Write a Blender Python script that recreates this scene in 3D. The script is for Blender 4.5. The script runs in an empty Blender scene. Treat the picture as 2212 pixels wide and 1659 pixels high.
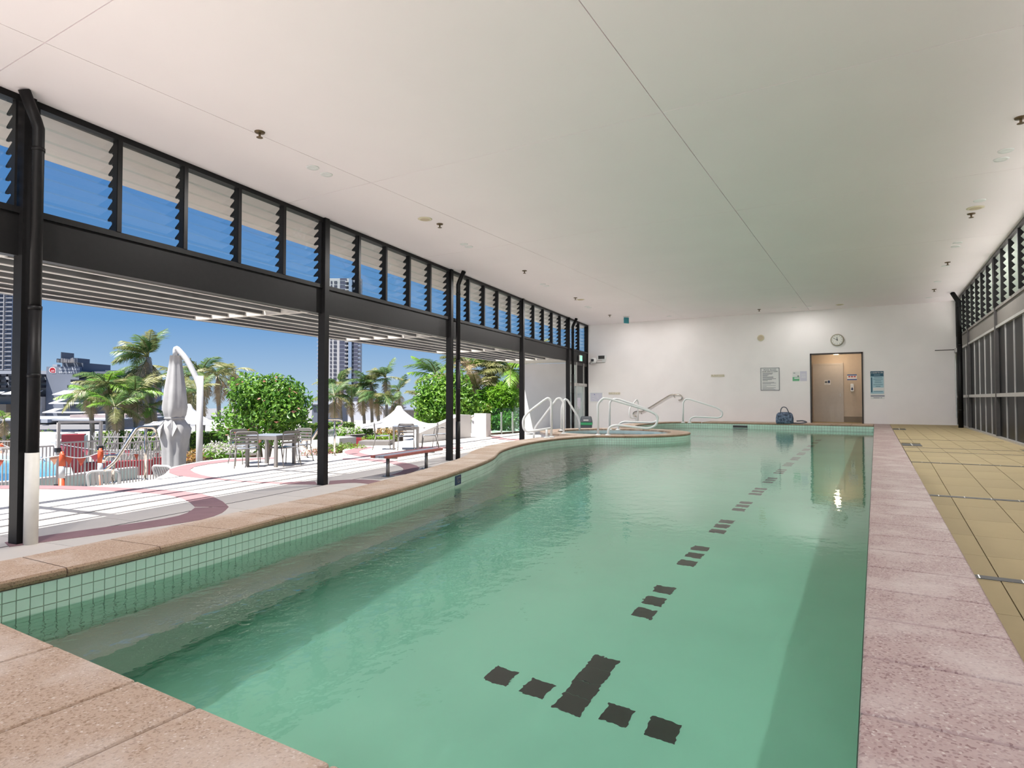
import bpy, bmesh, math, random
from mathutils import Vector, Matrix
R = math.radians
rnd = random.Random(7)
scene = bpy.context.scene
COL = scene.collection

# ------------------------------------------------------------------ camera
FPX = 1325.0
TH = R(30.637); PITCH = R(1.405); HC = 0.9
cam = bpy.data.cameras.new('camera'); camo = bpy.data.objects.new('camera', cam); COL.objects.link(camo)
cam.sensor_width = 36.0; cam.lens = FPX / 2212 * 36; cam.clip_start = 0.05; cam.clip_end = 1500
camo.location = (0, 0, HC); camo.rotation_euler = (R(90) + PITCH, 0, TH)
scene.camera = camo

# ------------------------------------------------------------------ sky, sun, exposure
world = bpy.data.worlds.new('sky'); scene.world = world; world.use_nodes = True
wn = world.node_tree; wn.nodes.clear()
w_out = wn.nodes.new('ShaderNodeOutputWorld'); w_bg = wn.nodes.new('ShaderNodeBackground')
w_tc = wn.nodes.new('ShaderNodeTexCoord'); w_sep = wn.nodes.new('ShaderNodeSeparateXYZ'); w_rmp = wn.nodes.new('ShaderNodeValToRGB')
wn.links.new(w_tc.outputs['Generated'], w_sep.inputs[0]); wn.links.new(w_sep.outputs['Z'], w_rmp.inputs[0])
wn.links.new(w_rmp.outputs[0], w_bg.inputs[0]); wn.links.new(w_bg.outputs[0], w_out.inputs[0])
cr = w_rmp.color_ramp
cr.elements[0].position = 0.0; cr.elements[0].color = (0.58, 0.78, 0.98, 1)
cr.elements[1].position = 1.0; cr.elements[1].color = (0.06, 0.20, 0.60, 1)
e = cr.elements.new(0.11); e.color = (0.22, 0.47, 0.86, 1)
e = cr.elements.new(0.30); e.color = (0.11, 0.32, 0.76, 1)
w_bg.inputs[1].default_value = 0.30

FP0 = Vector((-8.18, 3.214, 0)); FD = Vector((-0.1372, 0.9905, 0)); FN = Vector((-0.9905, -0.1372, 0))
RF = math.atan2(FD.y, FD.x)
def FW(s, u, z=0.0): return FP0 + FD * s + FN * u + Vector((0, 0, z))

sun = bpy.data.lights.new('sun', 'SUN'); suno = bpy.data.objects.new('sun', sun); COL.objects.link(suno)
sun.energy = 5.2; sun.color = (1.0, 0.96, 0.90); sun.angle = R(0.6)
sdir = (FD * 0.45 - FN * 0.22 + Vector((0, 0, -1))).normalized()
suno.rotation_euler = sdir.to_track_quat('-Z', 'Y').to_euler(); suno.location = (-10, 6, 20)

vs = scene.view_settings
vs.view_transform = 'Standard'; vs.look = 'None'; vs.gamma = 1.0; vs.exposure = 1.38; vs.use_curve_mapping = False
cy = scene.cycles
cy.use_denoising = True
try: cy.denoiser = 'OPENIMAGEDENOISE'
except Exception: pass
cy.max_bounces = 10; cy.diffuse_bounces = 6; cy.glossy_bounces = 5; cy.transmission_bounces = 8; cy.transparent_max_bounces = 16
cy.sample_clamp_indirect = 6.0; cy.caustics_reflective = True; cy.caustics_refractive = True; cy.blur_glossy = 0.3

# ------------------------------------------------------------------ materials
MATS = {}
def new_mat(name):
    m = bpy.data.materials.new(name); m.use_nodes = True; MATS[name] = m
    return m, m.node_tree, m.node_tree.nodes['Principled BSDF']
def mat(name, col, rough=0.5, metal=0.0, var=0.0, scale=8.0, bump=0.0, bscale=None, col2=None, spec=None, dist=0.02):
    m, nt, p = new_mat(name)
    p.inputs['Base Color'].default_value = (*col, 1); p.inputs['Roughness'].default_value = rough; p.inputs['Metallic'].default_value = metal
    if spec is not None: p.inputs['Specular IOR Level'].default_value = spec
    tc = nt.nodes.new('ShaderNodeTexCoord')
    if var or col2:
        n = nt.nodes.new('ShaderNodeTexNoise'); n.inputs['Scale'].default_value = scale; n.inputs['Detail'].default_value = 6
        nt.links.new(tc.outputs['Object'], n.inputs['Vector'])
        r = nt.nodes.new('ShaderNodeValToRGB'); r.color_ramp.elements[0].position = 0.34; r.color_ramp.elements[1].position = 0.66
        a = col2 if col2 else tuple(max(0, c * (1 - var)) for c in col); b = col if col2 else tuple(min(1, c * (1 + var)) for c in col)
        r.color_ramp.elements[0].color = (*a, 1); r.color_ramp.elements[1].color = (*b, 1)
        nt.links.new(n.outputs['Fac'], r.inputs[0]); nt.links.new(r.outputs[0], p.inputs['Base Color'])
    if bump:
        n2 = nt.nodes.new('ShaderNodeTexNoise'); n2.inputs['Scale'].default_value = bscale or scale * 4; n2.inputs['Detail'].default_value = 5
        nt.links.new(tc.outputs['Object'], n2.inputs['Vector'])
        b = nt.nodes.new('ShaderNodeBump'); b.inputs['Strength'].default_value = bump; b.inputs['Distance'].default_value = dist
        nt.links.new(n2.outputs['Fac'], b.inputs['Height']); nt.links.new(b.outputs[0], p.inputs['Normal'])
    return m
def stone(name, base, dark, light, fscale=90, blotch=1.6, rough=0.55):
    """aggregate stone: speckled chips plus large pale wear blotches"""
    m, nt, p = new_mat(name); N = nt.nodes; L = nt.links
    tc = N.new('ShaderNodeTexCoord')
    v = N.new('ShaderNodeTexVoronoi'); v.inputs['Scale'].default_value = fscale
    L.new(tc.outputs['Object'], v.inputs['Vector'])
    r1 = N.new('ShaderNodeValToRGB'); L.new(v.outputs['Color'], r1.inputs[0])
    r1.color_ramp.elements[0].position = 0.12; r1.color_ramp.elements[0].color = (*dark, 1)
    r1.color_ramp.elements[1].position = 0.95; r1.color_ramp.elements[1].color = (*light, 1)
    e = r1.color_ramp.elements.new(0.38); e.color = (*base, 1); e = r1.color_ramp.elements.new(0.8); e.color = (*base, 1)
    n = N.new('ShaderNodeTexNoise'); n.inputs['Scale'].default_value = blotch; n.inputs['Detail'].default_value = 8; n.inputs['Roughness'].default_value = 0.62
    L.new(tc.outputs['Object'], n.inputs['Vector'])
    r2 = N.new('ShaderNodeValToRGB'); r2.color_ramp.elements[0].position = 0.47; r2.color_ramp.elements[1].position = 0.68
    r2.color_ramp.elements[0].color = (0, 0, 0, 1); r2.color_ramp.elements[1].color = (0.75, 0.75, 0.75, 1)
    L.new(n.outputs['Fac'], r2.inputs[0])
    mx = N.new('ShaderNodeMix'); mx.data_type = 'RGBA'
    L.new(r2.outputs[0], mx.inputs[0]); L.new(r1.outputs[0], mx.inputs[6]); mx.inputs[7].default_value = (*light, 1)
    L.new(mx.outputs[2], p.inputs['Base Color']); p.inputs['Roughness'].default_value = rough
    b = N.new('ShaderNodeBump'); b.inputs['Strength'].default_value = 0.35; b.inputs['Distance'].default_value = 0.004
    L.new(v.outputs['Distance'], b.inputs['Height']); L.new(b.outputs[0], p.inputs['Normal'])
    return m
def clear_glass(name, tint=(0.93, 0.97, 0.95), ior=1.45, boost=1.0):
    m, nt, p = new_mat(name); N = nt.nodes; L = nt.links; N.remove(p)
    t = N.new('ShaderNodeBsdfTransparent'); t.inputs[0].default_value = (*tint, 1)
    g = N.new('ShaderNodeBsdfGlossy'); g.inputs['Roughness'].default_value = 0.02; g.inputs[0].default_value = (0.95, 0.97, 0.97, 1)
    f0 = ((ior-1)/(ior+1))**2
    lw = N.new('ShaderNodeLayerWeight'); lw.inputs['Blend'].default_value = 0.5
    pw = N.new('ShaderNodeMath'); pw.operation = 'POWER'; pw.inputs[1].default_value = 5.0; L.new(lw.outputs['Facing'], pw.inputs[0])
    mu = N.new('ShaderNodeMath'); mu.operation = 'MULTIPLY_ADD'; mu.inputs[1].default_value = (1-f0)*boost; mu.inputs[2].default_value = f0*boost; mu.use_clamp = True; L.new(pw.outputs[0], mu.inputs[0])
    mx = N.new('ShaderNodeMixShader'); L.new(mu.outputs[0], mx.inputs[0]); L.new(t.outputs[0], mx.inputs[1]); L.new(g.outputs[0], mx.inputs[2])
    L.new(mx.outputs[0], N['Material Output'].inputs[0]); return m
def water(name, tint, scale, strength, stretch=(1, 1, 1)):
    m, nt, p = new_mat(name); N = nt.nodes; L = nt.links; N.remove(p)
    tc = N.new('ShaderNodeTexCoord'); mp = N.new('ShaderNodeMapping'); mp.inputs['Scale'].default_value = stretch
    L.new(tc.outputs['Object'], mp.inputs[0])
    n = N.new('ShaderNodeTexNoise'); n.inputs['Scale'].default_value = scale; n.inputs['Detail'].default_value = 2.5; n.inputs['Roughness'].default_value = 0.5
    L.new(mp.outputs[0], n.inputs['Vector'])
    # calm towards the right bank, livelier under the breezy open side
    n2 = N.new('ShaderNodeTexNoise'); n2.inputs['Scale'].default_value = scale*2.6; n2.inputs['Detail'].default_value = 2.0; L.new(mp.outputs[0], n2.inputs['Vector'])
    sx = N.new('ShaderNodeSeparateXYZ'); L.new(tc.outputs['Object'], sx.inputs[0])
    mr = N.new('ShaderNodeMapRange'); mr.inputs['From Min'].default_value = -5.0; mr.inputs['From Max'].default_value = -1.5; mr.inputs['To Min'].default_value = 1.0; mr.inputs['To Max'].default_value = 0.10; L.new(sx.outputs['X'], mr.inputs['Value'])
    ad = N.new('ShaderNodeMath'); ad.operation = 'MULTIPLY_ADD'; ad.inputs[1].default_value = 0.45; L.new(n2.outputs['Fac'], ad.inputs[0]); L.new(n.outputs['Fac'], ad.inputs[2])
    hm = N.new('ShaderNodeMath'); hm.operation = 'MULTIPLY'; L.new(ad.outputs[0], hm.inputs[0]); L.new(mr.outputs[0], hm.inputs[1])
    b = N.new('ShaderNodeBump'); b.inputs['Strength'].default_value = strength; b.inputs['Distance'].default_value = 0.05
    L.new(hm.outputs[0], b.inputs['Height'])
    rf = N.new('ShaderNodeBsdfRefraction'); rf.inputs['Color'].default_value = (*tint, 1); rf.inputs['IOR'].default_value = 1.33; rf.inputs['Roughness'].default_value = 0
    gl = N.new('ShaderNodeBsdfGlossy'); gl.inputs['Roughness'].default_value = 0.0; gl.inputs[0].default_value = (1, 1, 1, 1)
    f = N.new('ShaderNodeFresnel'); f.inputs[0].default_value = 1.33
    for q in (rf, gl, f): L.new(b.outputs[0], q.inputs['Normal'])
    mx = N.new('ShaderNodeMixShader'); L.new(f.outputs[0], mx.inputs[0]); L.new(rf.outputs[0], mx.inputs[1]); L.new(gl.outputs[0], mx.inputs[2])
    L.new(mx.outputs[0], N['Material Output'].inputs[0]); return m
def leaf_mat(name, c1, c2, trans=0.35, scale=3.0, rough=0.45):
    m, nt, p = new_mat(name); N = nt.nodes; L = nt.links
    tc = N.new('ShaderNodeTexCoord'); n = N.new('ShaderNodeTexNoise'); n.inputs['Scale'].default_value = scale; n.inputs['Detail'].default_value = 4
    L.new(tc.outputs['Object'], n.inputs['Vector'])
    r = N.new('ShaderNodeValToRGB'); r.color_ramp.elements[0].position = 0.36; r.color_ramp.elements[1].position = 0.64
    r.color_ramp.elements[0].color = (*c1, 1); r.color_ramp.elements[1].color = (*c2, 1)
    L.new(n.outputs['Fac'], r.inputs[0]); L.new(r.outputs[0], p.inputs['Base Color']); p.inputs['Roughness'].default_value = rough
    t = N.new('ShaderNodeBsdfTranslucent'); L.new(r.outputs[0], t.inputs[0])
    mx = N.new('ShaderNodeMixShader'); mx.inputs[0].default_value = trans; L.new(p.outputs[0], mx.inputs[1]); L.new(t.outputs[0], mx.inputs[2])
    L.new(mx.outputs[0], N['Material Output'].inputs[0]); return m
def emit(name, col, strength):
    m, nt, p = new_mat(name); p.inputs['Base Color'].default_value = (*col, 1)
    p.inputs['Emission Color'].default_value = (*col, 1); p.inputs['Emission Strength'].default_value = strength; return m

mat('ceiling_paint', (0.95, 0.875, 0.90), 0.6, var=0.012, scale=0.6)
mat('wall_paint', (0.93, 0.885, 0.88), 0.55, var=0.02, scale=1.2)
mat('charcoal', (0.009, 0.0086, 0.009), 0.45, var=0.12, scale=14, spec=0.2)
mat('charcoal_soft', (0.05, 0.046, 0.045), 0.5, var=0.1, scale=10)
mat('spandrel_grey', (0.16, 0.145, 0.13), 0.5, var=0.05, scale=5)
mat('alu', (0.55, 0.54, 0.52), 0.35, metal=0.6, var=0.05)
mat('white_powder', (0.85, 0.86, 0.86), 0.3)
mat('pvc_white', (0.74, 0.72, 0.66), 0.45, var=0.04)
mat('white_render', (0.58, 0.57, 0.58), 0.7, var=0.02, scale=2)
mat('eave_soffit', (0.50, 0.43, 0.41), 0.6, var=0.02)
mat('pergola_dark', (0.085, 0.08, 0.08), 0.5)
mat('pergola_pale', (0.50, 0.48, 0.45), 0.5)
stone('coping_sand', (0.44, 0.315, 0.225), (0.25, 0.155, 0.09), (0.63, 0.545, 0.48), 170, 1.9)
stone('coping_pink', (0.38, 0.275, 0.26), (0.20, 0.11, 0.11), (0.53, 0.455, 0.43), 130, 2.2)
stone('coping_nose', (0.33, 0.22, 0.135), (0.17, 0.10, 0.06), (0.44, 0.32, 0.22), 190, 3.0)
mat('mint_tile', (0.58, 0.78, 0.66), 0.22, var=0.06, scale=5)
mat('grout', (0.36, 0.42, 0.34), 0.8, var=0.1, scale=30)
mat('pool_floor', (0.43, 0.81, 0.65), 0.6, var=0.05, scale=1.1)
mat('lane_tile', (0.045, 0.035, 0.033), 0.5, var=0.1)
water('pool_water', (0.88, 0.99, 0.95), 6.0, 0.30, (1, 0.8, 1))
mat('deck_cream', (0.56, 0.52, 0.475), 0.75, var=0.035, scale=1.0, bump=0.08, bscale=60)
mat('deck_pink', (0.25, 0.145, 0.15), 0.75, var=0.06, scale=3, bump=0.08, bscale=60)
mat('floor_tile', (0.41, 0.33, 0.19), 0.7, var=0.04, scale=2.0, spec=0.12)
mat('floor_tile_b', (0.395, 0.318, 0.185), 0.7, var=0.04, scale=2.0, spec=0.12)
mat('dark_joint', (0.10, 0.09, 0.08), 0.8)
mat('dark_glass', (0.006, 0.007, 0.008), 0.3, spec=0.03)
leaf_mat('frosted_blade', (0.78, 0.82, 0.76), (0.82, 0.86, 0.80), 0.6, 3.0, 0.3)
mat('edge_dark', (0.05, 0.05, 0.05), 0.6)
clear_glass('louvre_glass', (0.93, 0.965, 0.96), 1.5, 0.8)
emit('lamp_lens', (1.0, 0.95, 0.88), 1.2)

# ------------------------------------------------------------------ mesh helpers
class MB:
    def __init__(self): self.v = []; self.f = []; self.mi = []
    def add(self, vs, fs, mi=0):
        b = len(self.v); self.v += [tuple(p) for p in vs]; self.f += [tuple(i + b for i in f) for f in fs]; self.mi += [mi] * len(fs); return self
    def box(self, x0, x1, y0, y1, z0, z1, mi=0):
        return self.add([(x0,y0,z0),(x1,y0,z0),(x1,y1,z0),(x0,y1,z0),(x0,y0,z1),(x1,y0,z1),(x1,y1,z1),(x0,y1,z1)],
            [(0,3,2,1),(4,5,6,7),(0,1,5,4),(1,2,6,5),(2,3,7,6),(3,0,4,7)], mi)
    def bar(self, a, b, w, h, up=(0,0,1), mi=0):
        a = Vector(a); b = Vector(b); d = (b - a).normalized(); up = Vector(up)
        x = d.cross(up)
        if x.length < 1e-4: x = d.cross(Vector((1,0,0)))
        x.normalize(); y = x.cross(d).normalized(); vs = []
        for p in (a, b):
            for sx, sy in ((-1,-1),(1,-1),(1,1),(-1,1)): vs.append(p + x*(sx*w/2) + y*(sy*h/2))
        return self.add(vs, [(0,1,2,3),(7,6,5,4),(0,4,5,1),(1,5,6,2),(2,6,7,3),(3,7,4,0)], mi)
    def prism(self, poly, z0, z1, mi=0):
        n = len(poly)
        vs = [(x,y,z0) for x,y in poly] + [(x,y,z1) for x,y in poly]
        fs = [tuple(range(n-1,-1,-1)), tuple(range(n,2*n))] + [(i,(i+1)%n,(i+1)%n+n,i+n) for i in range(n)]
        return self.add(vs, fs, mi)
    def tube(self, pts, r, n=8, cap=True, mi=0):
        pts = [Vector(p) for p in pts]; m = len(pts)
        rs = r if isinstance(r, (list, tuple)) else [r]*m
        t0 = (pts[1]-pts[0]).normalized(); ref = Vector((0,0,1)) if abs(t0.z) < 0.9 else Vector((1,0,0))
        nx = t0.cross(ref).normalized(); vs = []
        for i, p in enumerate(pts):
            a = (pts[i]-pts[i-1]).normalized() if i else None; b = (pts[i+1]-pts[i]).normalized() if i < m-1 else None
            t = ((a or b) + (b or a)); t = t.normalized() if t.length > 1e-6 else (a or b)
            nx = (nx - t*nx.dot(t)); nx = nx.normalized() if nx.length > 1e-6 else t.orthogonal().normalized()
            ny = t.cross(nx)
            k = 1.0
            if a and b: k = 1/max(0.5, math.sqrt(max(0.05,(1+a.dot(b))/2)))
            for j in range(n):
                an = 2*math.pi*j/n; vs.append(p + (nx*math.cos(an)+ny*math.sin(an))*rs[i]*(k if k<1.4 else 1.4))
        fs = [(i*n+j, i*n+(j+1)%n, (i+1)*n+(j+1)%n, (i+1)*n+j) for i in range(m-1) for j in range(n)]
        if cap: fs += [tuple(range(n-1,-1,-1)), tuple(range((m-1)*n, m*n))]
        return self.add(vs, fs, mi)
    def lathe(self, prof, n=20, c=(0,0,0), mi=0):
        vs = []; m = len(prof)
        for r_, z in prof:
            for j in range(n):
                a = 2*math.pi*j/n; vs.append((c[0]+r_*math.cos(a), c[1]+r_*math.sin(a), c[2]+z))
        fs = [(i*n+j, i*n+(j+1)%n, (i+1)*n+(j+1)%n, (i+1)*n+j) for i in range(m-1) for j in range(n)]
        fs += [tuple(range(n-1,-1,-1)), tuple(range((m-1)*n, m*n))]
        return self.add(vs, fs, mi)
    def mesh(self, name, mats, smooth=False):
        me = bpy.data.meshes.new(name); me.from_pydata(self.v, [], self.f)
        for m in (mats if isinstance(mats, (list, tuple)) else [mats]): me.materials.append(MATS[m])
        if any(self.mi): me.polygons.foreach_set('material_index', self.mi)
        if smooth: me.polygons.foreach_set('use_smooth', [True]*len(me.polygons))
        me.update(); return me
    def build(self, name, mats, parent=None, smooth=False, loc=None, rz=None):
        return link(name, self.mesh(name, mats, smooth), parent, loc, rz)
def link(name, me, parent=None, loc=None, rz=None):
    o = bpy.data.objects.new(name, me); COL.objects.link(o)
    if parent is not None: o.parent = parent
    if loc is not None: o.location = loc
    if rz is not None: o.rotation_euler = (0, 0, rz) if not isinstance(rz, (tuple, list)) else rz
    return o
def tag(o, label=None, cat=None, group=None, kind=None):
    if label: o['label'] = label
    if cat: o['category'] = cat
    if group: o['group'] = group
    if kind: o['kind'] = kind
    return o
def thing(name, label, cat, loc=(0,0,0), rz=0.0, group=None, kind=None):
    o = bpy.data.objects.new(name, None); COL.objects.link(o); o.location = loc; o.rotation_euler = (0,0,rz); o.empty_display_size = 0.2
    return tag(o, label, cat, group, kind)
def copy_tree(o, parent=None):
    c = o.copy(); COL.objects.link(c); c.parent = parent
    for ch in list(o.children): copy_tree(ch, c)
    return c
def bevel(o, w=0.01, seg=2):
    b = o.modifiers.new('bevel', 'BEVEL'); b.width = w; b.segments = seg; b.limit_method = 'ANGLE'; return o
def arc(c, r, a0, a1, n): return [(c[0]+r*math.cos(R(a0+(a1-a0)*i/n)), c[1]+r*math.sin(R(a0+(a1-a0)*i/n))) for i in range(n+1)]
def spline(pts, n=6):
    P = [Vector(p) for p in pts]; P = [P[0]*2-P[1]] + P + [P[-1]*2-P[-2]]; out = []
    for i in range(1, len(P)-2):
        for k in range(n):
            t = k/n; a, b, c, d = P[i-1], P[i], P[i+1], P[i+2]
            out.append(0.5*((2*b)+(c-a)*t+(2*a-5*b+4*c-d)*t*t+(-a+3*b-3*c+d)*t**3))
    out.append(P[-2]); return out
def fillet(pts, r, n=5):
    """round the corners of a 3-D polyline"""
    P = [Vector(p) for p in pts]; out = [P[0]]
    for i in range(1, len(P)-1):
        a = (P[i-1]-P[i]); b = (P[i+1]-P[i]); rr = min(r, a.length*0.48, b.length*0.48)
        p0 = P[i]+a.normalized()*rr; p1 = P[i]+b.normalized()*rr
        for k in range(n+1):
            t = k/n; out.append(p0*(1-t)**2+P[i]*2*t*(1-t)+p1*t*t)
    out.append(P[-1]); return out
def clip_poly(poly, p0, n):
    """keep the side of the line through p0 where (p-p0).n >= 0"""
    out = []; m = len(poly)
    for i in range(m):
        a = poly[i]; b = poly[(i+1)%m]; da = (a[0]-p0[0])*n[0]+(a[1]-p0[1])*n[1]; db = (b[0]-p0[0])*n[0]+(b[1]-p0[1])*n[1]
        if da >= 0: out.append(a)
        if (da >= 0) != (db >= 0):
            t = da/(da-db); out.append((a[0]+(b[0]-a[0])*t, a[1]+(b[1]-a[1])*t))
    return out
_fw = Vector((-math.sin(TH)*math.cos(PITCH), math.cos(TH)*math.cos(PITCH), math.sin(PITCH)))
_rt = Vector((math.cos(TH), math.sin(TH), 0)); _up = _rt.cross(_fw)
def ray(px, py): return _fw*FPX + _rt*(px-1106) - _up*(py-829.5)
def at(px, py, z):
    """the point of the level plane z that the photograph shows at a pixel"""
    d = ray(px, py); return Vector((0,0,HC)) + d*((z-HC)/d.z)
def far(px, py, depth):
    d = ray(px, py); return Vector((0,0,HC)) + d*(depth/FPX)
def on_y(px, py, Y):
    d = ray(px, py); return Vector((0,0,HC)) + d*(Y/d.y)
def su(p): return ((p-FP0).dot(FD), (p-FP0).dot(FN), p.z)

CEIL = 4.28; BACK = 25.9; RIGHT = 2.43; DECK = -0.69; WATER = -0.2; POOLZ = -1.4

# ------------------------------------------------------------------ room shell
ceil = thing('ceiling', 'white panelled ceiling with thin joints', 'ceiling', (0,0,CEIL), kind='structure')
fl_p0 = FW(0, 0.12); fl_n = (-FN.x, -FN.y)
back_poly = clip_poly([(-16,-2.0),(RIGHT+0.1,-2.0),(RIGHT+0.1,BACK+0.1),(-16,BACK+0.1)], fl_p0, fl_n)
MB().prism(back_poly, 0.02, 0.3).build('backing', 'ceiling_paint', ceil)
XS = [-16,-11.36,-6.74,-2.12,RIGHT+0.1]; YS = [-2.0,-1.70,2.68,7.06,11.45,15.84,20.22,24.6,BACK+0.1]
for i in range(len(XS)-1):
    for j in range(len(YS)-1):
        g = 0.005
        q = clip_poly([(XS[i]+g,YS[j]+g),(XS[i+1]-g,YS[j]+g),(XS[i+1]-g,YS[j+1]-g),(XS[i]+g,YS[j+1]-g)], fl_p0, fl_n)
        if len(q) >= 3: MB().prism(q, 0.0, 0.019).build('panel', 'ceiling_paint', ceil)
# back wall with the doorway
DX0, DX1, DZ = -2.13, -0.375, 2.63
lcorner = FW(22.9, 0.0)
wb = MB()
wl = lcorner.x - 0.05
wb.box(wl, DX0, BACK, BACK+0.2, -0.7, CEIL); 
wall_back = wb.build('wall_back', 'wall_paint'); tag(wall_back, 'white painted back wall of the pool hall', 'wall', kind='structure')
MB().box(DX1, RIGHT+0.1, BACK, BACK+0.2, -0.7, CEIL).build('wall_side', 'wall_paint', wall_back)
MB().box(DX0, DX1, BACK, BACK+0.2, DZ, CEIL).build('wall_over_door', 'wall_paint', wall_back)
# ------------------------------------------------------------------ left facade (open side)
CS = [-0.13, 4.87, 9.77, 14.83, 19.95]        # columns along the facade
def fbox(mb, s0, s1, u0, u1, z0, z1, mi=0): return mb.box(s0, s1, u0, u1, z0, z1, mi)
wall_left = thing('wall_left', 'charcoal steel beam and head frame of the open side', 'wall', FW(0,0,0), RF, kind='structure')
fbox(MB(), -5.9, 22.9, 0.0, 0.14, 2.49, 2.96).build('spandrel_beam', 'charcoal', wall_left)
fbox(MB(), -5.9, 22.9, -0.03, 0.16, 2.96, 3.03).build('sill_rail', 'charcoal', wall_left)
fbox(MB(), -5.9, 22.9, -0.03, 0.12, CEIL-0.075, CEIL-0.001).build('head_rail', 'charcoal', wall_left)
for k, s in enumerate([-4.9]+CS):
    c = thing('steel_column', ['','charcoal steel column beside the white-footed downpipe, nearest the camera','bare charcoal steel column to the right of the left patio table','charcoal steel column with a downpipe behind the pool bend','bare charcoal steel column before the white garden wall','charcoal steel column beside the glazed exit door'][k] or 'charcoal steel column outside the left edge of the picture', 'column', FW(s,0.0,DECK), RF, 'columns along the open side')
    MB().box(-0.06,0.06,-0.075,0.075,0,CEIL-DECK-0.001).build('post', 'charcoal', c)
    if k == 99: MB().box(-0.13,0.13,-0.13,0.13,-0.0,0.012).build('base_plate', 'charcoal_soft', c)
def downpipe(s, u, label, lean=(0,-1)):
    t = thing('downpipe', label, 'pipe', FW(s,u,DECK), RF, 'rain downpipes')
    H = CEIL-DECK
    MB().tube([(0,0,1.0),(0,0,2.6)], 0.062, 16).build('pipe', 'charcoal', t, True)
    MB().tube([(0,0,2.6),(0,0,H-0.36),(lean[0]*0.03,lean[1]*0.03,H-0.28),(lean[0]*0.17,lean[1]*0.17,H-0.005)], 0.058, 16).build('elbow', 'charcoal', t, True)
    for z in (1.85, 2.6, H-0.6): MB().tube([(0,0,z-0.02),(0,0,z+0.02)], 0.066, 16).build('collar', 'charcoal', t, True)
    return t
dp = downpipe(-0.10, -0.165, 'dark downpipe with a white plastic foot, left edge of the pool hall', (-1,-0.2))
MB().tube([(0,0,0),(0,0,1.0)], 0.068, 16).build('foot_sleeve', 'pvc_white', dp, True)
dp = downpipe(10.05, -0.10, 'dark downpipe on the column behind the bench')
MB().tube([(0,0,0),(0,0,1.0)], 0.062, 16).build('foot_sleeve', 'charcoal', dp, True)
dp = downpipe(20.3, -0.10, 'dark downpipe beside the glazed exit door')
MB().tube([(0,0,0),(0,0,1.0)], 0.062, 16).build('foot_sleeve', 'charcoal', dp, True)

# louvre windows: one toothed jamb mesh, one blade mesh, shared
NB = 8; LZ0, LZ1 = 3.03, CEIL-0.075; PITB = (LZ1-LZ0)/NB
def jamb_mesh():
    prof = []
    for i in range(NB):
        z = LZ0 + PITB*i
        prof += [(0.045, z+0.0), (0.135, z-0.0), (0.14, z+0.02), (0.03, z+PITB*0.80)]
    poly = [(-0.03, LZ0)] + [(0.03,LZ0)] + prof + [(0.03,LZ1),(-0.03,LZ1)]
    n = len(poly); vs = [(-0.012,u,z) for u,z in poly]+[(0.012,u,z) for u,z in poly]
    fs = [tuple(range(n)), tuple(range(2*n-1,n-1,-1))]+[(i,i+n,(i+1)%n+n,(i+1)%n) for i in range(n)]
    return MB().add(vs, fs).mesh('jamb', 'charcoal')
JM = jamb_mesh()
BLADES = {}
def blade_mesh(w, mt):
    key = (round(w,3), mt)
    if key not in BLADES:
        mb = MB(); mb.bar((0.0,0.035,PITB*0.62),(0.0,0.115,-0.012), 0.006, 0.006)
        mb = MB()
        a = (0.015, PITB*0.80); b = (0.112, -0.014); tk = 0.006
        vs = [(-w/2,a[0],a[1]),(w/2,a[0],a[1]),(w/2,b[0],b[1]),(-w/2,b[0],b[1])]
        vs += [(x,u+tk*0.7,z+tk*0.7) for x,u,z in vs]
        mb.add(vs, [(0,1,2,3),(7,6,5,4),(0,4,5,1),(1,5,6,2),(2,6,7,3),(3,7,4,0)])
        BLADES[key] = mb.mesh('louvre_blade', mt)
    return BLADES[key]
WN = [0]
def louvre_window(loc, rz, w, mt, label):
    WN[0] += 1
    t = thing('window_%d' % WN[0], label, 'window', loc, rz, 'louvre windows', kind='structure')
    link('jamb', JM, t, (-w/2+0.012,0,0)); link('jamb', JM, t, (w/2-0.012,0,0))
    bm_ = blade_mesh(w-0.05, mt)
    for i in range(NB): link('louvre_blade', bm_, t, (0,0,LZ0+PITB*i+0.006))
    return t
def mullion(mb, s): mb.box(s-0.03, s+0.03, -0.04, 0.06, LZ0, LZ1)
for b in range(-1, 4):
    s0 = (CS[b] if b >= 0 else -4.9)+0.09; s1 = CS[b+1]-0.09; w = (s1-s0)/5
    for i in range(5):
        if b < 0 and i < 3: continue
        louvre_window(FW(s0+w*(i+0.5),0,0), RF, w-0.02, 'louvre_glass', 'clear glass louvre window, %s of the five %s' % (('first','second','third','fourth','fifth')[i], ('left of the nearest column','between the nearest and the bare column','between the bare column and the bench downpipe','beyond the bench downpipe','before the exit door column')[b+1]))
        if i: m = MB(); mullion(m, s0+w*i); m.build('mullion', 'charcoal', wall_left)
for (s0, s1) in ((20.05, 21.45), (21.5, 22.88)):
    louvre_window(FW((s0+s1)/2,0,0), RF, s1-s0-0.02, 'louvre_glass', 'clear glass louvre window over the exit door, %s of the two' % ('nearer' if s0 < 21 else 'farther'))
m = MB(); mullion(m, 21.47); m.build('mullion', 'charcoal', wall_left)
MB().box(22.86, 22.94, -0.04, 0.14, DECK, CEIL).build('corner_post', 'charcoal', wall_left)

# eave outside
MB().box(-5.9, 24.0, 0.12, 1.75, CEIL+0.0, CEIL+0.22).build('eave_slab', 'eave_soffit', None, loc=FW(0,0,0), rz=RF)
ev = bpy.data.objects['eave_slab']; tag(ev, 'overhanging roof edge outside the louvres', 'roof', kind='structure')

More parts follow.
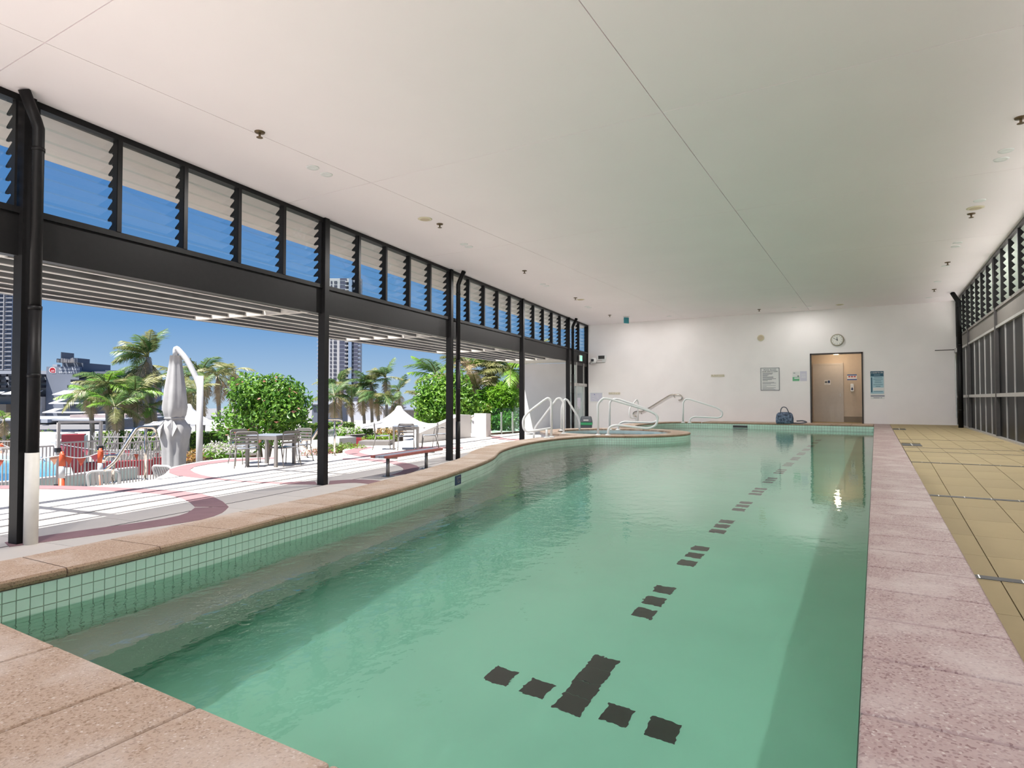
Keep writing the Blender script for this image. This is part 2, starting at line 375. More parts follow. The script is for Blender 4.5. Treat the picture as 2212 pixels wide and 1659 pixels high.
# ------------------------------------------------------------------ pergola
perg = thing('pergola', 'dark slatted steel pergola outside the open side', 'pergola', FW(0,0,2.55), RF)
PU = [0.55+0.46*i for i in range(7)]
slat_cache = {}
for b in range(-1, 4):
    s0 = (CS[b] if b >= 0 else -4.9)+0.06; s1 = CS[b+1]-0.06; L = round(s1-s0,3)
    if L not in slat_cache:
        mb = MB(); mb.box(-L/2, L/2, -0.028, 0.028, 0.012, 0.19, 0); mb.box(-L/2, L/2, -0.03, 0.03, 0.0, 0.012, 1)
        slat_cache[L] = mb.mesh('slat', ['pergola_dark','pergola_pale'])
    for u in PU: link('slat', slat_cache[L], perg, ((s0+s1)/2, u, 0))
L = 20.1-0.0
for s in [-4.9]+CS:
    MB().box(s-0.05, s+0.05, 0.165, 3.34, -0.01, 0.14).build('cross_beam', 'pergola_pale', perg)
s0 = -4.9
MB().box(s0, 20.0, 3.35, 3.47, 0.0, 0.20).build('fascia_beam', 'pergola_dark', perg)
MB().box(s0, 20.0, 0.165, 0.21, 0.0, 0.10).build('wall_plate', 'pergola_pale', perg)
MB().box(20.06, 22.72, 0.165, 3.3, 0.02, 0.12).build('end_soffit', 'pergola_pale', perg)
wg = MB().box(22.75, 22.95, 0.16, 3.05, DECK, 2.56).build('wall_end', 'white_render', None, loc=FW(0,0,0), rz=RF)
tag(wg, 'white rendered wall closing the pergola', 'wall', kind='structure')

# ------------------------------------------------------------------ pool
INNER = [(-3.70,0.9),(-3.72,1.4),(-3.735,1.75),(-3.77,2.1),(-3.83,2.6),(-3.92,3.15),(-3.99,3.8),(-4.12,4.7),(-4.53,6.3),(-5.05,7.9),(-5.72,9.3),(-6.15,10.8),(-6.30,12.0),(-6.25,13.05),(-5.95,14.05)]
left = [Vector((x,y,0)) for x,y in INNER]
left = spline(left, 5)
SPC = (-6.28, 16.15); SPR = 2.05
a0 = math.degrees(math.atan2(14.05-SPC[1], -5.95-SPC[0])); 
bulge = [Vector((x,y,0)) for x,y in arc(SPC, SPR, a0, 62, 26)]
backl = spline([Vector((x,y,0)) for x,y in [(bulge[-1].x,bulge[-1].y),(-5.95,18.6),(-6.7,19.4),(-7.15,20.5),(-7.2,22.0),(-7.0,23.5),(-6.5,24.2),(-5.85,24.4)]], 5)
outline = left + bulge[1:] + backl[1:] + [Vector((-0.05,24.4,0)), Vector((-0.05,1.1,0)), Vector((-3.71,1.1,0))]
# keep the part of the left bank beyond the near edge
outline = [p for p in outline if p.y >= 1.1-1e-6]
outline[0] = Vector((-3.708,1.1,0)); outline = outline[:-1]
poly2 = [(p.x,p.y) for p in outline]
pool = thing('pool', 'indoor swimming pool with pale mint mosaic walls', 'pool', (0,0,0))
n = len(poly2)
mb = MB(); mb.add([(x,y,POOLZ) for x,y in poly2], [tuple(range(n-1,-1,-1))]); mb.build('basin_floor', 'pool_floor', pool).cycles.is_caustics_receiver = True
mb = MB()
for i in range(n):
    a = poly2[i]; b = poly2[(i+1)%n]; mb.add([(a[0],a[1],POOLZ),(b[0],b[1],POOLZ),(b[0],b[1],-0.05),(a[0],a[1],-0.05)], [(0,1,2,3)])
mb.build('basin_wall', 'grout', pool)
wat = MB(); wat.add([(x,y,0) for x,y in poly2], [tuple(range(n-1,-1,-1))])
wo = wat.build('water_surface', 'pool_water', pool, loc=(0,0,WATER), smooth=True); wo.cycles.is_caustics_caster = True
# mosaic tiles on the walls: each a piece along the near left bank, the rest joined
def walk(path, step):
    out = []; carry = 0.0
    for a, b in zip(path[:-1], path[1:]):
        d = b-a; L = d.length
        if L < 1e-6: continue
        t = carry
        while t + step <= L + 1e-6 or (t < L and False):
            out.append((a+d*((t+step/2)/L), d/L)); t += step
        carry = 0 if t >= L else 0
        # leftover is filled with a narrower tile
        if L - t > 0.012: out.append((a+d*((t+L)/2/L), d/L))
    return out
TP = 0.06
tile_me = MB().box(-0.0275,0.0275,0.0,0.006,-0.0275,0.0275).mesh('tile', 'mint_tile')
def resample(path, step):
    pts = [path[0]]; acc = 0.0
    for a, b in zip(path[:-1], path[1:]):
        d = b-a; L = d.length; t = step-acc
        while t <= L: pts.append(a+d*(t/L)); t += step
        acc = L-(t-step)
    return pts
lb = [p for p in outline[:outline.index(bulge[-1])+1] if True]
rs = resample(lb, TP); cnt = 0
rest = MB()
rows = [(-0.05-TP*(r+0.5)) for r in range(23)]
def add_tile(mb, p, d, z):
    nrm = Vector((d.y,-d.x,0))
    c = Vector((p.x,p.y,z)); h = 0.0275
    vs = []
    for o in (0.0, 0.006):
        for sx, sz in ((-1,-1),(1,-1),(1,1),(-1,1)): vs.append(c + d*(sx*h) + Vector((0,0,sz*h)) + nrm*o)
    mb.add(vs, [(4,5,6,7),(0,1,5,4),(1,2,6,5),(2,3,7,6),(3,0,4,7)])
for i in range(len(rs)-1):
    a, b = rs[i], rs[i+1]; d = (b-a).normalized(); p = (a+b)/2
    for r, z in enumerate(rows):
        if r < 3 and cnt < 290:
            cnt += 1; o = link('tile', tile_me, pool, (p.x,p.y,z), math.atan2(d.y,d.x)+math.pi)
            o.location = (p.x,p.y,z)
        elif r < 6 or i < 120: add_tile(rest, p, d, z)
rs2 = resample(backl + [Vector((-0.05,24.4,0)), Vector((-0.05,1.1,0)), Vector((-3.7,1.1,0))], TP*1.5)
rest.build('mosaic', 'mint_tile', pool)['kind'] = 'stuff'
m2 = MB()
for i in range(len(rs2)-1):
    a, b = rs2[i], rs2[i+1]; d = (b-a).normalized(); p = (a+b)/2
    nrm = Vector((d.y,-d.x,0)); 
    for r in range(5 if p.y > 20 else 16):
        z = -0.05-TP*1.5*(r+0.5); c = Vector((p.x,p.y,z)); h = TP*0.75-0.004
        vs = [c + d*(sx*h)+Vector((0,0,sz*h))+nrm*0.005 for sx, sz in ((-1,-1),(1,-1),(1,1),(-1,1))]
        m2.add(vs, [(0,1,2,3)])
m2.build('mosaic_far', 'mint_tile', pool)['kind'] = 'stuff'
# lane marking tiles on the floor
LX = -1.425
def lane(x, y, w=0.15, l=0.15):
    for i in (-1,1):
        for j in (-1,1): pass
    MB().box(-w/2,w/2,-l/2,l/2,0,0.004).build('lane_tile', 'lane_tile', pool, loc=(x,y,POOLZ))
for x in (-1.89,-1.65,-1.18,-0.935): lane(x, 3.065)
for i in range(4): lane(LX, 3.03+0.15*i, 0.16, 0.146)
y = 4.47
for g in range(14):
    for k in (-1,0,1): lane(LX, y+0.235*k)
    y += 1.165

# coping stones
def band(name_part, path, wid, side, joints, mt, parent, off=None):
    """stones between successive joint indices of a path; side=+1 puts the stone to the left of travel"""
    for j0, j1 in zip(joints[:-1], joints[1:]):
        seg = path[j0:j1+1]
        if len(seg) < 2: continue
        mb = MB(); prof = [(0.012,-0.05),(-0.006,-0.045),(-0.014,-0.028),(-0.010,-0.010),(0.004,0.0),(wid,0.0),(wid,-0.05)]
        k = len(prof); vs = []
        for i, p in enumerate(seg):
            ia = j0+i; a = path[max(0,ia-1)]; b = path[min(len(path)-1,ia+1)]; d = (b-a).normalized(); nn = Vector((-d.y,d.x,0))*side
            q = p.copy()
            if i == 0: q = p + d*0.004
            if i == len(seg)-1: q = p - d*0.004
            for o, z in prof: vs.append(q + nn*o + Vector((0,0,z)))
        fs = []; mi = []
        b0 = len(mb.v); m_ = len(seg)
        for i in range(m_-1):
            for j in range(k):
                f = (i*k+j, i*k+(j+1)%k, (i+1)*k+(j+1)%k, (i+1)*k+j)
                if side < 0: f = f[::-1]
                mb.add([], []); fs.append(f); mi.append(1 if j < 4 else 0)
        fs += [tuple(range(k)), tuple(range((m_-1)*k,m_*k))[::-1]]; mi += [0,0]
        mb.v = [tuple(v) for v in vs]; mb.f = fs; mb.mi = mi
        mb.build(name_part, mt, parent, loc=off)
lcop = thing('coping_curb', 'curved sandstone coping along the left bank and spa', 'coping', (0,0,0))
def joint_idx(path, step, extra=()):
    idx = [0]; acc = 0
    for i in range(1, len(path)):
        acc += (path[i]-path[i-1]).length
        if acc >= step: idx.append(i); acc = 0
    if idx[-1] != len(path)-1: idx.append(len(path)-1)
    return idx
lp = resample([p for p in outline[:len(left)] if p.y < 14.1 and p.x < -3.0][:len(left)-2], 0.105)
lp.append(left[-1])
band('coping_stone', lp, 0.47, 1, joint_idx(lp, 0.52), ['coping_sand','coping_nose'], lcop)
bl = resample(bulge, 0.12); bl.append(bulge[-1])
spa = thing('spa', 'round raised spa pool with pale blue water', 'spa', (SPC[0],SPC[1],0))
band('rim_stone', bl, 0.50, 1, joint_idx(bl, 0.6), ['coping_sand','coping_nose'], spa, Vector((-SPC[0],-SPC[1],0)))
bk = resample(backl, 0.15); bk.append(backl[-1])
bk = [p for p in bk if (p-Vector((SPC[0],SPC[1],0))).length > SPR+0.35]
band('coping_stone', bk, 0.55, 1, joint_idx(bk, 0.7), ['coping_sand','coping_nose'], lcop)
fcop = thing('far_coping', 'sandstone coping in front of the back wall', 'coping', (0,0,0))
fp = resample([Vector((-5.84,24.4,0)), Vector((-0.06,24.4,0))], 0.3); fp.append(Vector((-0.06,24.4,0)))
band('coping_stone', fp, 1.49, 1, joint_idx(fp, 0.6), ['coping_sand','coping_nose'], fcop)
# near slabs
ncop = thing('near_coping', 'worn sandstone slabs along the near end of the pool', 'coping', (0,0,0))
NJ = [-4.21,-3.67,-3.13,-2.59,-2.05,-1.72,-1.17,-0.62,-0.055]
for a, b in zip(NJ[:-1], NJ[1:]):
    o = MB().box(a+0.003,b-0.003,0.25,1.1,-0.05,0).build('coping_stone', 'coping_sand', ncop); bevel(o, 0.012, 3)
# right bank terrazzo
rcop = thing('right_coping', 'long pink terrazzo coping along the right bank', 'coping', (0,0,0))
y = 0.25
while y < BACK-0.05:
    y1 = min(y+0.45, BACK)
    o = MB().box(-0.05,0.43,y+0.002,y1-0.002,-0.05,0.0).build('coping_slab', 'coping_pink', rcop); bevel(o, 0.012, 3); y = y1
# body of the pool surround
sur = MB()
op = [(p.x,p.y) for p in left]
for i in range(len(left)-1):
    pass
tag(sur.box(-0.045,0.42,0.3,BACK,-1.6,-0.052).build('trim_1', 'white_render'), 'kerb wall under the pink coping', 'wall', kind='structure')
tag(MB().box(-4.2,-0.06,0.3,1.095,-1.6,-0.052).build('trim_2', 'white_render'), 'kerb wall under the near coping', 'wall', kind='structure')
def curb(path, wid, name, label):
    mb = MB(); vs = []
    for i, p in enumerate(path):
        a = path[max(0,i-1)]; b = path[min(len(path)-1,i+1)]; d = (b-a).normalized(); nn = Vector((-d.y,d.x,0))
        vs += [p+nn*0.012+Vector((0,0,-0.052)), p+nn*(wid-0.02)+Vector((0,0,-0.052)), p+nn*(wid-0.02)+Vector((0,0,-1.6))]
    for i in range(len(path)-1):
        mb.f += [(i*3,i*3+1,i*3+4,i*3+3),(i*3+1,i*3+2,i*3+5,i*3+4)]; mb.mi += [0,0]
    mb.v = [tuple(v) for v in vs]
    tag(mb.build(name, 'white_render'), label, 'wall', kind='structure')
curb(lp, 0.47, 'trim_3', 'rendered kerb under the curved coping')
# ------------------------------------------------------------------ right deck: flat, then a ramp falling towards the camera
def rz_(y): return 0.0 if y >= 10.5 else -(10.5-y)*0.044
floor_r = thing('floor_right', 'beige tiled walkway with a ramp along the right bank', 'floor', (0,0,0), kind='structure')
YB = [BACK, 10.5, 0.0]
mb = MB(); vs = []
for y in (BACK, 10.5, -6.5): vs += [(0.425,y,rz_(y)-0.012),(RIGHT,y,rz_(y)-0.012)]
mb.add(vs, [(1,0,2,3),(3,2,4,5)]); mb.build('grout_bed', 'dark_joint', floor_r)
TX = [0.432,0.665,1.02,1.375,1.73,2.085,RIGHT]
drains = [3.10, 6.10, 10.5]
rows_y = []
y = BACK
while y > 10.5+0.3: rows_y.append((max(y-0.62,10.53),y)); y -= 0.62
y = 10.47
while y > 0.5:
    rows_y.append((y-0.62, y)); y -= 0.62
tcache = {}
for ri, (ya, yb) in enumerate(rows_y):
    for ci in range(6):
        xa, xb = TX[ci]+0.003, TX[ci+1]-0.003
        if ya < 13.6 and ci == 5: xb = 2.2
        key = (ci, round(yb-ya,3), ya > 10.5, (ri+ci)%2, ya < 13.6)
        if key not in tcache:
            sl = 0 if ya > 10.5 else 0.044*(yb-ya-0.004)
            mb = MB(); w = xb-xa; l = yb-ya-0.004
            mb.add([(0,0,-0.012),(w,0,-0.012),(w,l,-0.012+sl),(0,l,-0.012+sl),(0,0,0),(w,0,0),(w,l,sl),(0,l,sl)], [(0,3,2,1),(4,5,6,7),(0,1,5,4),(1,2,6,5),(2,3,7,6),(3,0,4,7)])
            tcache[key] = mb.mesh('tile', ['floor_tile','floor_tile_b'][(ri+ci)%2])
        link('tile', tcache[key], floor_r, (xa, ya+0.002, rz_(ya+0.002)))
def grate(y, x0, x1, w):
    t = MB(); sl = 0.044*w if y < 10.4 else 0
    z = rz_(y)+0.003
    t.add([(x0,y-w/2,z-sl/2),(x1,y-w/2,z-sl/2),(x1,y+w/2,z+sl/2),(x0,y+w/2,z+sl/2),(x0,y-w/2,z-sl/2-0.02),(x1,y-w/2,z-sl/2-0.02),(x1,y+w/2,z+sl/2-0.02),(x0,y+w/2,z+sl/2-0.02)],
          [(0,1,2,3),(0,4,5,1),(1,5,6,2),(2,6,7,3),(3,7,4,0)])
    t.build('drain_channel', 'edge_dark', floor_r)
    k = int((x1-x0)/0.22)
    for i in range(k): 
        b = MB(); xx = x0+0.12+0.22*i; b.add([(xx,y-w/2,z-sl/2+0.002),(xx+0.008,y-w/2,z-sl/2+0.002),(xx+0.008,y+w/2,z+sl/2+0.002),(xx,y+w/2,z+sl/2+0.002)], [(0,1,2,3)]); b.build('drain_rib', 'alu', floor_r)
grate(4.95, 0.435, 2.2, 0.075); grate(7.85, 0.435, 2.2, 0.075); grate(10.5, 0.435, 2.2, 0.06)
for y in (12.6, 13.6, 16.3): grate(y, 0.435, 2.3, 0.03)
for (px0, px1, py, nm) in ((1931,1968,927.5,'dark recessed floor grate near the far end of the pink coping'), (1950,2011,961.5,'larger dark recessed floor grate set beside the pink coping')):
    a = at(px0,py,0); b = at(px1,py,0); y = (a.y+b.y)/2
    t = thing('floor_grate', nm, 'grate', (0.44,y,0.0), 0, 'floor grates by the right bank')
    w = 0.32; 
    MB().box(0,w,-0.35,0.35,0.0,0.006).build('pan', 'edge_dark', t)
    MB().box(-0.0,w,0.35,0.42,0.0,0.02).build('lip', 'floor_tile', t)
    MB().box(w*0.5-0.01,w*0.5+0.01,-0.35,0.35,0.006,0.012).build('bar', 'alu', t)
tag(MB().box(2.2,RIGHT,-6.5,13.6,-0.75,-0.28).build('trim_4', 'edge_dark'), 'dark gutter at the foot of the right windows', 'gutter', kind='structure')

# ------------------------------------------------------------------ right wall
wr = thing('wall_right', 'grey framed window wall along the right side', 'wall', (RIGHT,0,0), R(-90), kind='structure')   # local x = -world y, local y = outwards (+x)
# local frame: rotation -90 about z: local (x,y) -> world (y, -x); so local x = -Y, local y = X
def rb(mb, y0, y1, x0, x1, z0, z1, mi=0): return mb.box(-y1, -y0, x0, x1, z0, z1, mi)
rb(MB(), -6.5, BACK, 0.03, 0.12, 2.60, 2.97).build('spandrel', 'spandrel_grey', wr)
rb(MB(), -6.5, BACK, 0.0, 0.14, 2.97, 3.03).build('sill_rail', 'spandrel_grey', wr)
rb(MB(), -6.5, BACK, 0.0, 0.14, 2.54, 2.60).build('window_head', 'alu', wr)
rb(MB(), -6.5, BACK, -0.02, 0.12, CEIL-0.075, CEIL-0.001).build('head_rail', 'charcoal_soft', wr)
rb(MB(), -6.5, BACK, -0.03, 0.12, -0.75, 0.04).build('base_curb', 'alu', wr)
PYS = [25.85, 22.95, 18.05, 13.15, 8.25, 3.35, -1.55]
for y in PYS: rb(MB(), y-0.04, y+0.04, -0.02, 0.10, 0.0, CEIL-0.001).build('post', 'charcoal_soft', wr)
PN = [0]
for b in range(len(PYS)-2):
    ya, yb = PYS[b+1]+0.05, PYS[b]-0.05; k = 3 if b == 0 else 5; w = (yb-ya)/k
    for i in range(k):
        y0 = ya+w*i
        nm = 'frosted right-hand louvre window, %s from the back wall' % ('first','second','third','fourth','fifth','sixth','seventh','eighth','ninth','tenth','eleventh','twelfth','thirteenth','fourteenth','fifteenth','sixteenth','seventeenth','eighteenth','nineteenth','twentieth','twenty-first','twenty-second','twenty-third')[(0 if b == 0 else 3+5*(b-1))+(k-1-i)]
        t = louvre_window(Vector((RIGHT, y0+w/2, 0)), R(-90), w-0.02, 'frosted_blade', nm)
        rb(MB(), y0+0.025, y0+w-0.025, 0.05, 0.06, 1.03, 2.54).build('pane', 'dark_glass', wr)
        rb(MB(), y0+0.025, y0+w-0.025, 0.05, 0.06, 0.04, 0.95).build('pane', 'dark_glass', wr)
        if i:
            rb(MB(), y0-0.015, y0+0.015, 0.028, 0.07, 0.04, 2.54).build('mullion', 'alu', wr)
            rb(MB(), y0-0.025, y0+0.025, 0.0, 0.08, 3.03, CEIL-0.075).build('mullion', 'charcoal_soft', wr)
    rb(MB(), ya, yb, -0.01, 0.08, 0.95, 1.03).build('transom', 'alu', wr)
mat('bounce_roof_pale', (0.80,0.78,0.74), 0.9, var=0.05, scale=6)
tag(MB().box(RIGHT+7.0,RIGHT+7.3,-12,BACK+6,-1,7.5).build('wall_neighbour', 'charcoal_soft'), 'dark wall of the next building outside the right windows', 'wall', kind='structure')
tag(MB().box(RIGHT+0.2,RIGHT+7.0,-12,BACK+6,2.1,2.3).build('bounce_roof', 'bounce_roof_pale'), 'unseen pale low roof added outside the right louvres to bounce sunlight in', 'roof', kind='structure')  # added out of view: reflects sun through the louvres onto the ceiling
t = thing('downpipe', 'dark downpipe in the far right corner', 'pipe', (RIGHT-0.13,23.75,0.0), 0, 'rain downpipes')
MB().tube([(0,0,0.0),(0,0,2.6)], 0.07, 16).build('pipe', 'charcoal', t, True)
MB().tube([(0,0,2.6),(0,0,CEIL-0.38),(-0.02,0,CEIL-0.30),(-0.17,0,CEIL-0.005)], 0.066, 16).build('elbow', 'charcoal', t, True)
for z in (0.55, 2.6, CEIL-0.5): MB().tube([(0,0,z-0.02),(0,0,z+0.02)], 0.074, 16).build('collar', 'charcoal', t, True)
t = thing('gate_closer_arm', 'thin metal arm poking out from the far right window corner', 'bracket', (RIGHT-0.02,25.3,2.55), 0)
MB().tube([(-0.06,0.2,0.02),(-0.62,0.35,0.03)], 0.015, 8).build('arm', 'charcoal_soft', t)
MB().box(-0.09,0.0,-0.2,0.3,-0.08,0.05).build('housing', 'alu', t)
MB().tube(fillet([(-0.05,0.1,-0.1),(-0.05,0.2,-0.3),(-0.05,0.2,-2.3)],0.1), 0.03, 8).build('conduit', 'alu', t)

# ------------------------------------------------------------------ doorway and vestibule
mat('door_frame_dark', (0.045,0.035,0.03), 0.45)
mat('door_white', (0.52,0.47,0.42), 0.3, var=0.02)
mat('vest_wall', (0.58,0.48,0.38), 0.6, var=0.02)
mat('kick_dark', (0.25,0.20,0.15), 0.5)
df = thing('door_1', 'dark framed open doorway in the back wall', 'door', (DX0,BACK,0), 0, kind='structure')
DW = DX1-DX0
MB().box(-0.0,0.05,-0.025,0.22,-0.0,DZ).build('jamb', 'door_frame_dark', df)
MB().box(DW-0.05,DW,-0.025,0.22,-0.0,DZ).build('jamb', 'door_frame_dark', df)
MB().box(0,DW,-0.025,0.22,DZ-0.05,DZ).build('head', 'door_frame_dark', df)
vb = BACK+1.3
tag(MB().box(DX0-0.6,DX1+0.6,vb,vb+0.1,-0.05,2.75).build('wall_vestibule', 'vest_wall'), 'beige wall inside the doorway', 'wall', kind='structure')
tag(MB().box(DX0-0.6,DX1+0.6,BACK+0.2,vb,2.64,2.75).build('ceiling_vestibule', 'wall_paint'), 'low ceiling inside the doorway', 'ceiling', kind='structure')
tag(MB().box(DX0-0.6,DX1+0.6,BACK-0.02,vb,-0.06,-0.004).build('floor_vestibule', 'floor_tile'), 'tiled floor inside the doorway', 'floor', kind='structure')
tag(MB().box(DX0-0.7,DX0-0.6,BACK+0.2,vb,-0.05,2.75).build('wall_vestibule_left', 'vest_wall'), 'beige side wall inside the doorway, left', 'wall', kind='structure')
tag(MB().box(DX1+0.0,DX1+0.1,BACK+0.2,vb,-0.05,2.75).build('wall_vestibule_right', 'wall_paint'), 'pale side wall inside the doorway, right', 'wall', kind='structure')
dl = on_y(1757,913,vb-0.05); dr = on_y(1823,913,vb-0.05); dtop = on_y(1790,785,vb-0.05).z
d2 = thing('door_2', 'plain off-white washroom door inside the doorway', 'door', (dl.x,vb-0.05,0), 0, kind='structure')
w = dr.x-dl.x
leaf = MB().box(0.05,w-0.05,0,0.04,0.0,dtop-0.06).build('leaf', 'door_white', d2)
MB().box(0,0.05,-0.015,0.05,0,dtop).build('jamb', 'door_white', d2); MB().box(w-0.05,w,-0.015,0.05,0,dtop).build('jamb', 'door_white', d2)
MB().box(0.05,w-0.05,-0.015,0.05,dtop-0.06,dtop).build('head', 'door_white', d2)
MB().box(w-0.13,w-0.09,-0.03,0.0,1.0,1.12).build('lock_plate', 'alu', leaf)
tag(MB().box(dr.x,DX1,vb-0.02,vb,-0.0,0.22).build('baseboard_1', 'kick_dark'), 'dark skirting on the beige vestibule wall', 'skirting', kind='structure')

# ------------------------------------------------------------------ lettering and flat print
def text_mesh(txt, size, mt, name='lettering', ext=0.002):
    c = bpy.data.curves.new('t', 'FONT'); c.body = txt; c.size = size; c.extrude = ext; c.align_x = 'CENTER'; c.align_y = 'CENTER'; c.resolution_u = 2
    o = bpy.data.objects.new('t', c); COL.objects.link(o)
    dg = bpy.context.evaluated_depsgraph_get(); me = bpy.data.meshes.new_from_object(o.evaluated_get(dg))
    bpy.data.objects.remove(o); bpy.data.curves.remove(c)
    me.name = name; me.materials.clear(); me.materials.append(MATS[mt]); return me
def put_text(txt, size, mt, parent, loc, rot=(R(90),0,0), width=None, name='lettering'):
    me = text_mesh(txt, size, mt, name)
    if width:
        xs = [v.co.x for v in me.vertices]; k = width/(max(xs)-min(xs))
        for v in me.vertices: v.co.x *= k
    return link(name, me, parent, loc, rot)
mat('print_black', (0.04,0.045,0.055), 0.6); mat('print_navy', (0.02,0.045,0.13), 0.5); mat('print_white', (0.85,0.85,0.86), 0.6)
mat('print_grey', (0.22,0.23,0.26), 0.6); mat('paper', (0.80,0.79,0.78), 0.5); mat('paper_lilac', (0.66,0.64,0.74), 0.4)
mat('print_teal', (0.02,0.10,0.16), 0.4); mat('print_pale_teal', (0.40,0.60,0.68), 0.4); mat('print_green', (0.16,0.48,0.26), 0.5)
mat('print_red', (0.45,0.05,0.06), 0.5); mat('print_blue', (0.05,0.12,0.36), 0.4)
def wall_sign(name, label, cat, px0, py0, px1, py1, mt, Y=BACK, t=0.012, group=None):
    a = on_y(px0,py0,Y); b = on_y(px1,py1,Y); w = b.x-a.x; h = a.z-b.z
    o = thing(name, label, cat, (a.x,Y,b.z), 0, group)
    MB().box(0,w,-t,0,0,h).build('panel', mt, o); return o, w, h
def bars(parent, rects, mt, y=-0.014, name='print'):
    mb = MB()
    for x0, x1, z0, z1 in rects: mb.add([(x0,y,z0),(x1,y,z0),(x1,y,z1),(x0,y,z1)], [(0,1,2,3)])
    o = mb.build(name, mt, parent); return o
o, w, h = wall_sign('rules_sign', 'tall white rules board with a dark border, beside the doorway', 'sign', 1643, 795, 1684, 843, 'paper')
bw = 0.018
for x0,x1,z0,z1 in ((0,bw,0,h),(w-bw,w,0,h),(0,w,0,bw),(0,w,h-bw,h)): MB().box(x0,x1,-0.02,0.0,z0,z1).build('border', 'print_grey', o)
put_text('POOL RULES', 0.115, 'print_grey', o, (w/2,-0.014,h*0.90), width=w*0.66)
put_text('HOURS 6.00AM TO 10.00PM', 0.06, 'print_black', o, (w/2,-0.014,h*0.825), width=w*0.84)
ln = []
for i, l in enumerate([0.56,0.52,0.33,0.26,0.58,0.58,0.72,0.50,0.28]): ln.append((w*0.1,w*(0.1+l),h*(0.76-0.041*i)-0.009,h*(0.76-0.041*i)+0.009))
for i, l in enumerate([0.62,0.72,0.45]): ln.append((w*0.1,w*(0.1+l),h*(0.355-0.038*i)-0.007,h*(0.355-0.038*i)+0.007))
for i, l in enumerate([0.70,0.22]): ln.append((w*0.1,w*(0.1+l),h*(0.215-0.045*i)-0.006,h*(0.215-0.045*i)+0.006))
for i, l in enumerate([0.70,0.60,0.68]): ln.append((w*0.1,w*(0.1+l),h*(0.115-0.035*i)-0.006,h*(0.115-0.035*i)+0.006))
bars(o, ln, 'print_grey', name='small_print')['kind'] = 'stuff'
o, w, h = wall_sign('notice_sheet', 'laminated sheet with a green lower half left of the doorway', 'notice', 1712, 803, 1727, 823, 'paper', t=0.004, group='laminated notices')
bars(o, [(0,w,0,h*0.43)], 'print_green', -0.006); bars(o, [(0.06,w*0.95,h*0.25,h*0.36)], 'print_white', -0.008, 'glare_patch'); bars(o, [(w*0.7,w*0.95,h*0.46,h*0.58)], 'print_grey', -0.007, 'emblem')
bars(o, [(0.03,w*0.4,h*0.82,h*0.88)], 'print_grey', -0.007, 'heading')
o, w, h = wall_sign('notice_sheet', 'plain white laminated sheet touching the green one', 'notice', 1728, 802, 1743, 823, 'paper_lilac', t=0.004, group='laminated notices')
bars(o, [(w*0.2,w*0.85,h*q-0.006,h*q+0.006) for q in (0.72,0.62,0.5,0.42,0.33)], 'print_white', -0.006, 'small_print')['kind'] = 'stuff'
o, w, h = wall_sign('cpr_poster', 'tall teal first aid poster right of the doorway', 'poster', 1880, 802, 1911, 862, 'paper', t=0.005)
bars(o, [(0,w*0.95,h*0.81,h)], 'print_teal', -0.007, 'header'); bars(o, [(0,w*0.95,h*0.19,h*0.81)], 'print_pale_teal', -0.006, 'body'); bars(o, [(0.015,w*0.13,h*0.24,h*0.78)], 'print_teal', -0.008, 'side_strip')
put_text('A GUIDE TO CPR', 0.07, 'print_white', o, (w*0.48,-0.009,h*0.94), width=w*0.84)
bars(o, [(w*0.25,w*0.7,h*0.855,h*0.868)], 'print_pale_teal', -0.008, 'subtitle')
bars(o, [(w*(0.5-l/2)+0.02,w*(0.5+l/2)+0.02,h*q-0.006,h*q+0.006) for q,l in ((0.77,0.6),(0.71,0.68),(0.65,0.45),(0.59,0.5),(0.515,0.68),(0.455,0.35),(0.27,0.65))], 'print_teal', -0.0085, 'small_print')['kind'] = 'stuff'
bars(o, [(w*0.18,w*0.95,h*0.30,h*0.41)], 'paper', -0.0082, 'picture_strip')
bars(o, [(0,w,h*0.10,h*0.125)], 'print_navy', -0.007, 'rule'); bars(o, [(w*0.2,w*0.65,h*0.04,h*0.055),(w*0.7,w*0.82,h*0.04,h*0.055)], 'print_navy', -0.007, 'footer')
o, w, h = wall_sign('washroom_sign', 'small washroom sign with two figures on the inner door', 'sign', 1781, 821, 1794, 831, 'paper', Y=vb-0.05, t=0.006)
for cx_ in (0.16,0.36):
    mb = MB(); mb.add([(w*cx_-0.02,-0.008,h*0.38),(w*cx_+0.02,-0.008,h*0.38),(w*cx_+0.02,-0.008,h*0.7),(w*cx_-0.02,-0.008,h*0.7)], [(0,1,2,3)])
    mb.add([(w*cx_+0.014*math.cos(R(a)),-0.008,h*0.8+0.014*math.sin(R(a))) for a in range(0,360,45)], [tuple(range(8))]); mb.build('figure', 'print_black', o)
bars(o, [(w*0.54,w*0.92,h*0.34,h*0.9)], 'print_navy', -0.008, 'access_symbol'); bars(o, [(w*0.1,w*0.8,h*0.14,h*0.2)], 'print_grey', -0.008, 'caption')
o, w, h = wall_sign('hygiene_notice', 'blue and white notice with red drops on the beige wall', 'notice', 1830, 809, 1851, 821, 'paper', Y=vb, t=0.005)
bars(o, [(0,w,h*0.8,h),(0,w,0,h*0.2)], 'print_blue', -0.007, 'stripe'); 
for q in (0.22,0.5,0.78): bars(o, [(w*q-0.035,w*q+0.035,h*0.5,h*0.72)], 'print_red', -0.007, 'drop')
a = on_y(1837,829,vb); b = on_y(1845,846,vb)
o = thing('soap_dispenser', 'white wall dispenser with a blue drop', 'dispenser', ((a.x+b.x)/2,vb,(a.z+b.z)/2), 0)
hw = (b.x-a.x)/2; hh = (a.z-b.z)/2
q = MB().box(-hw,hw,-0.11,0,-hh,hh).build('casing', 'white_powder', o); bevel(q, 0.03, 3)
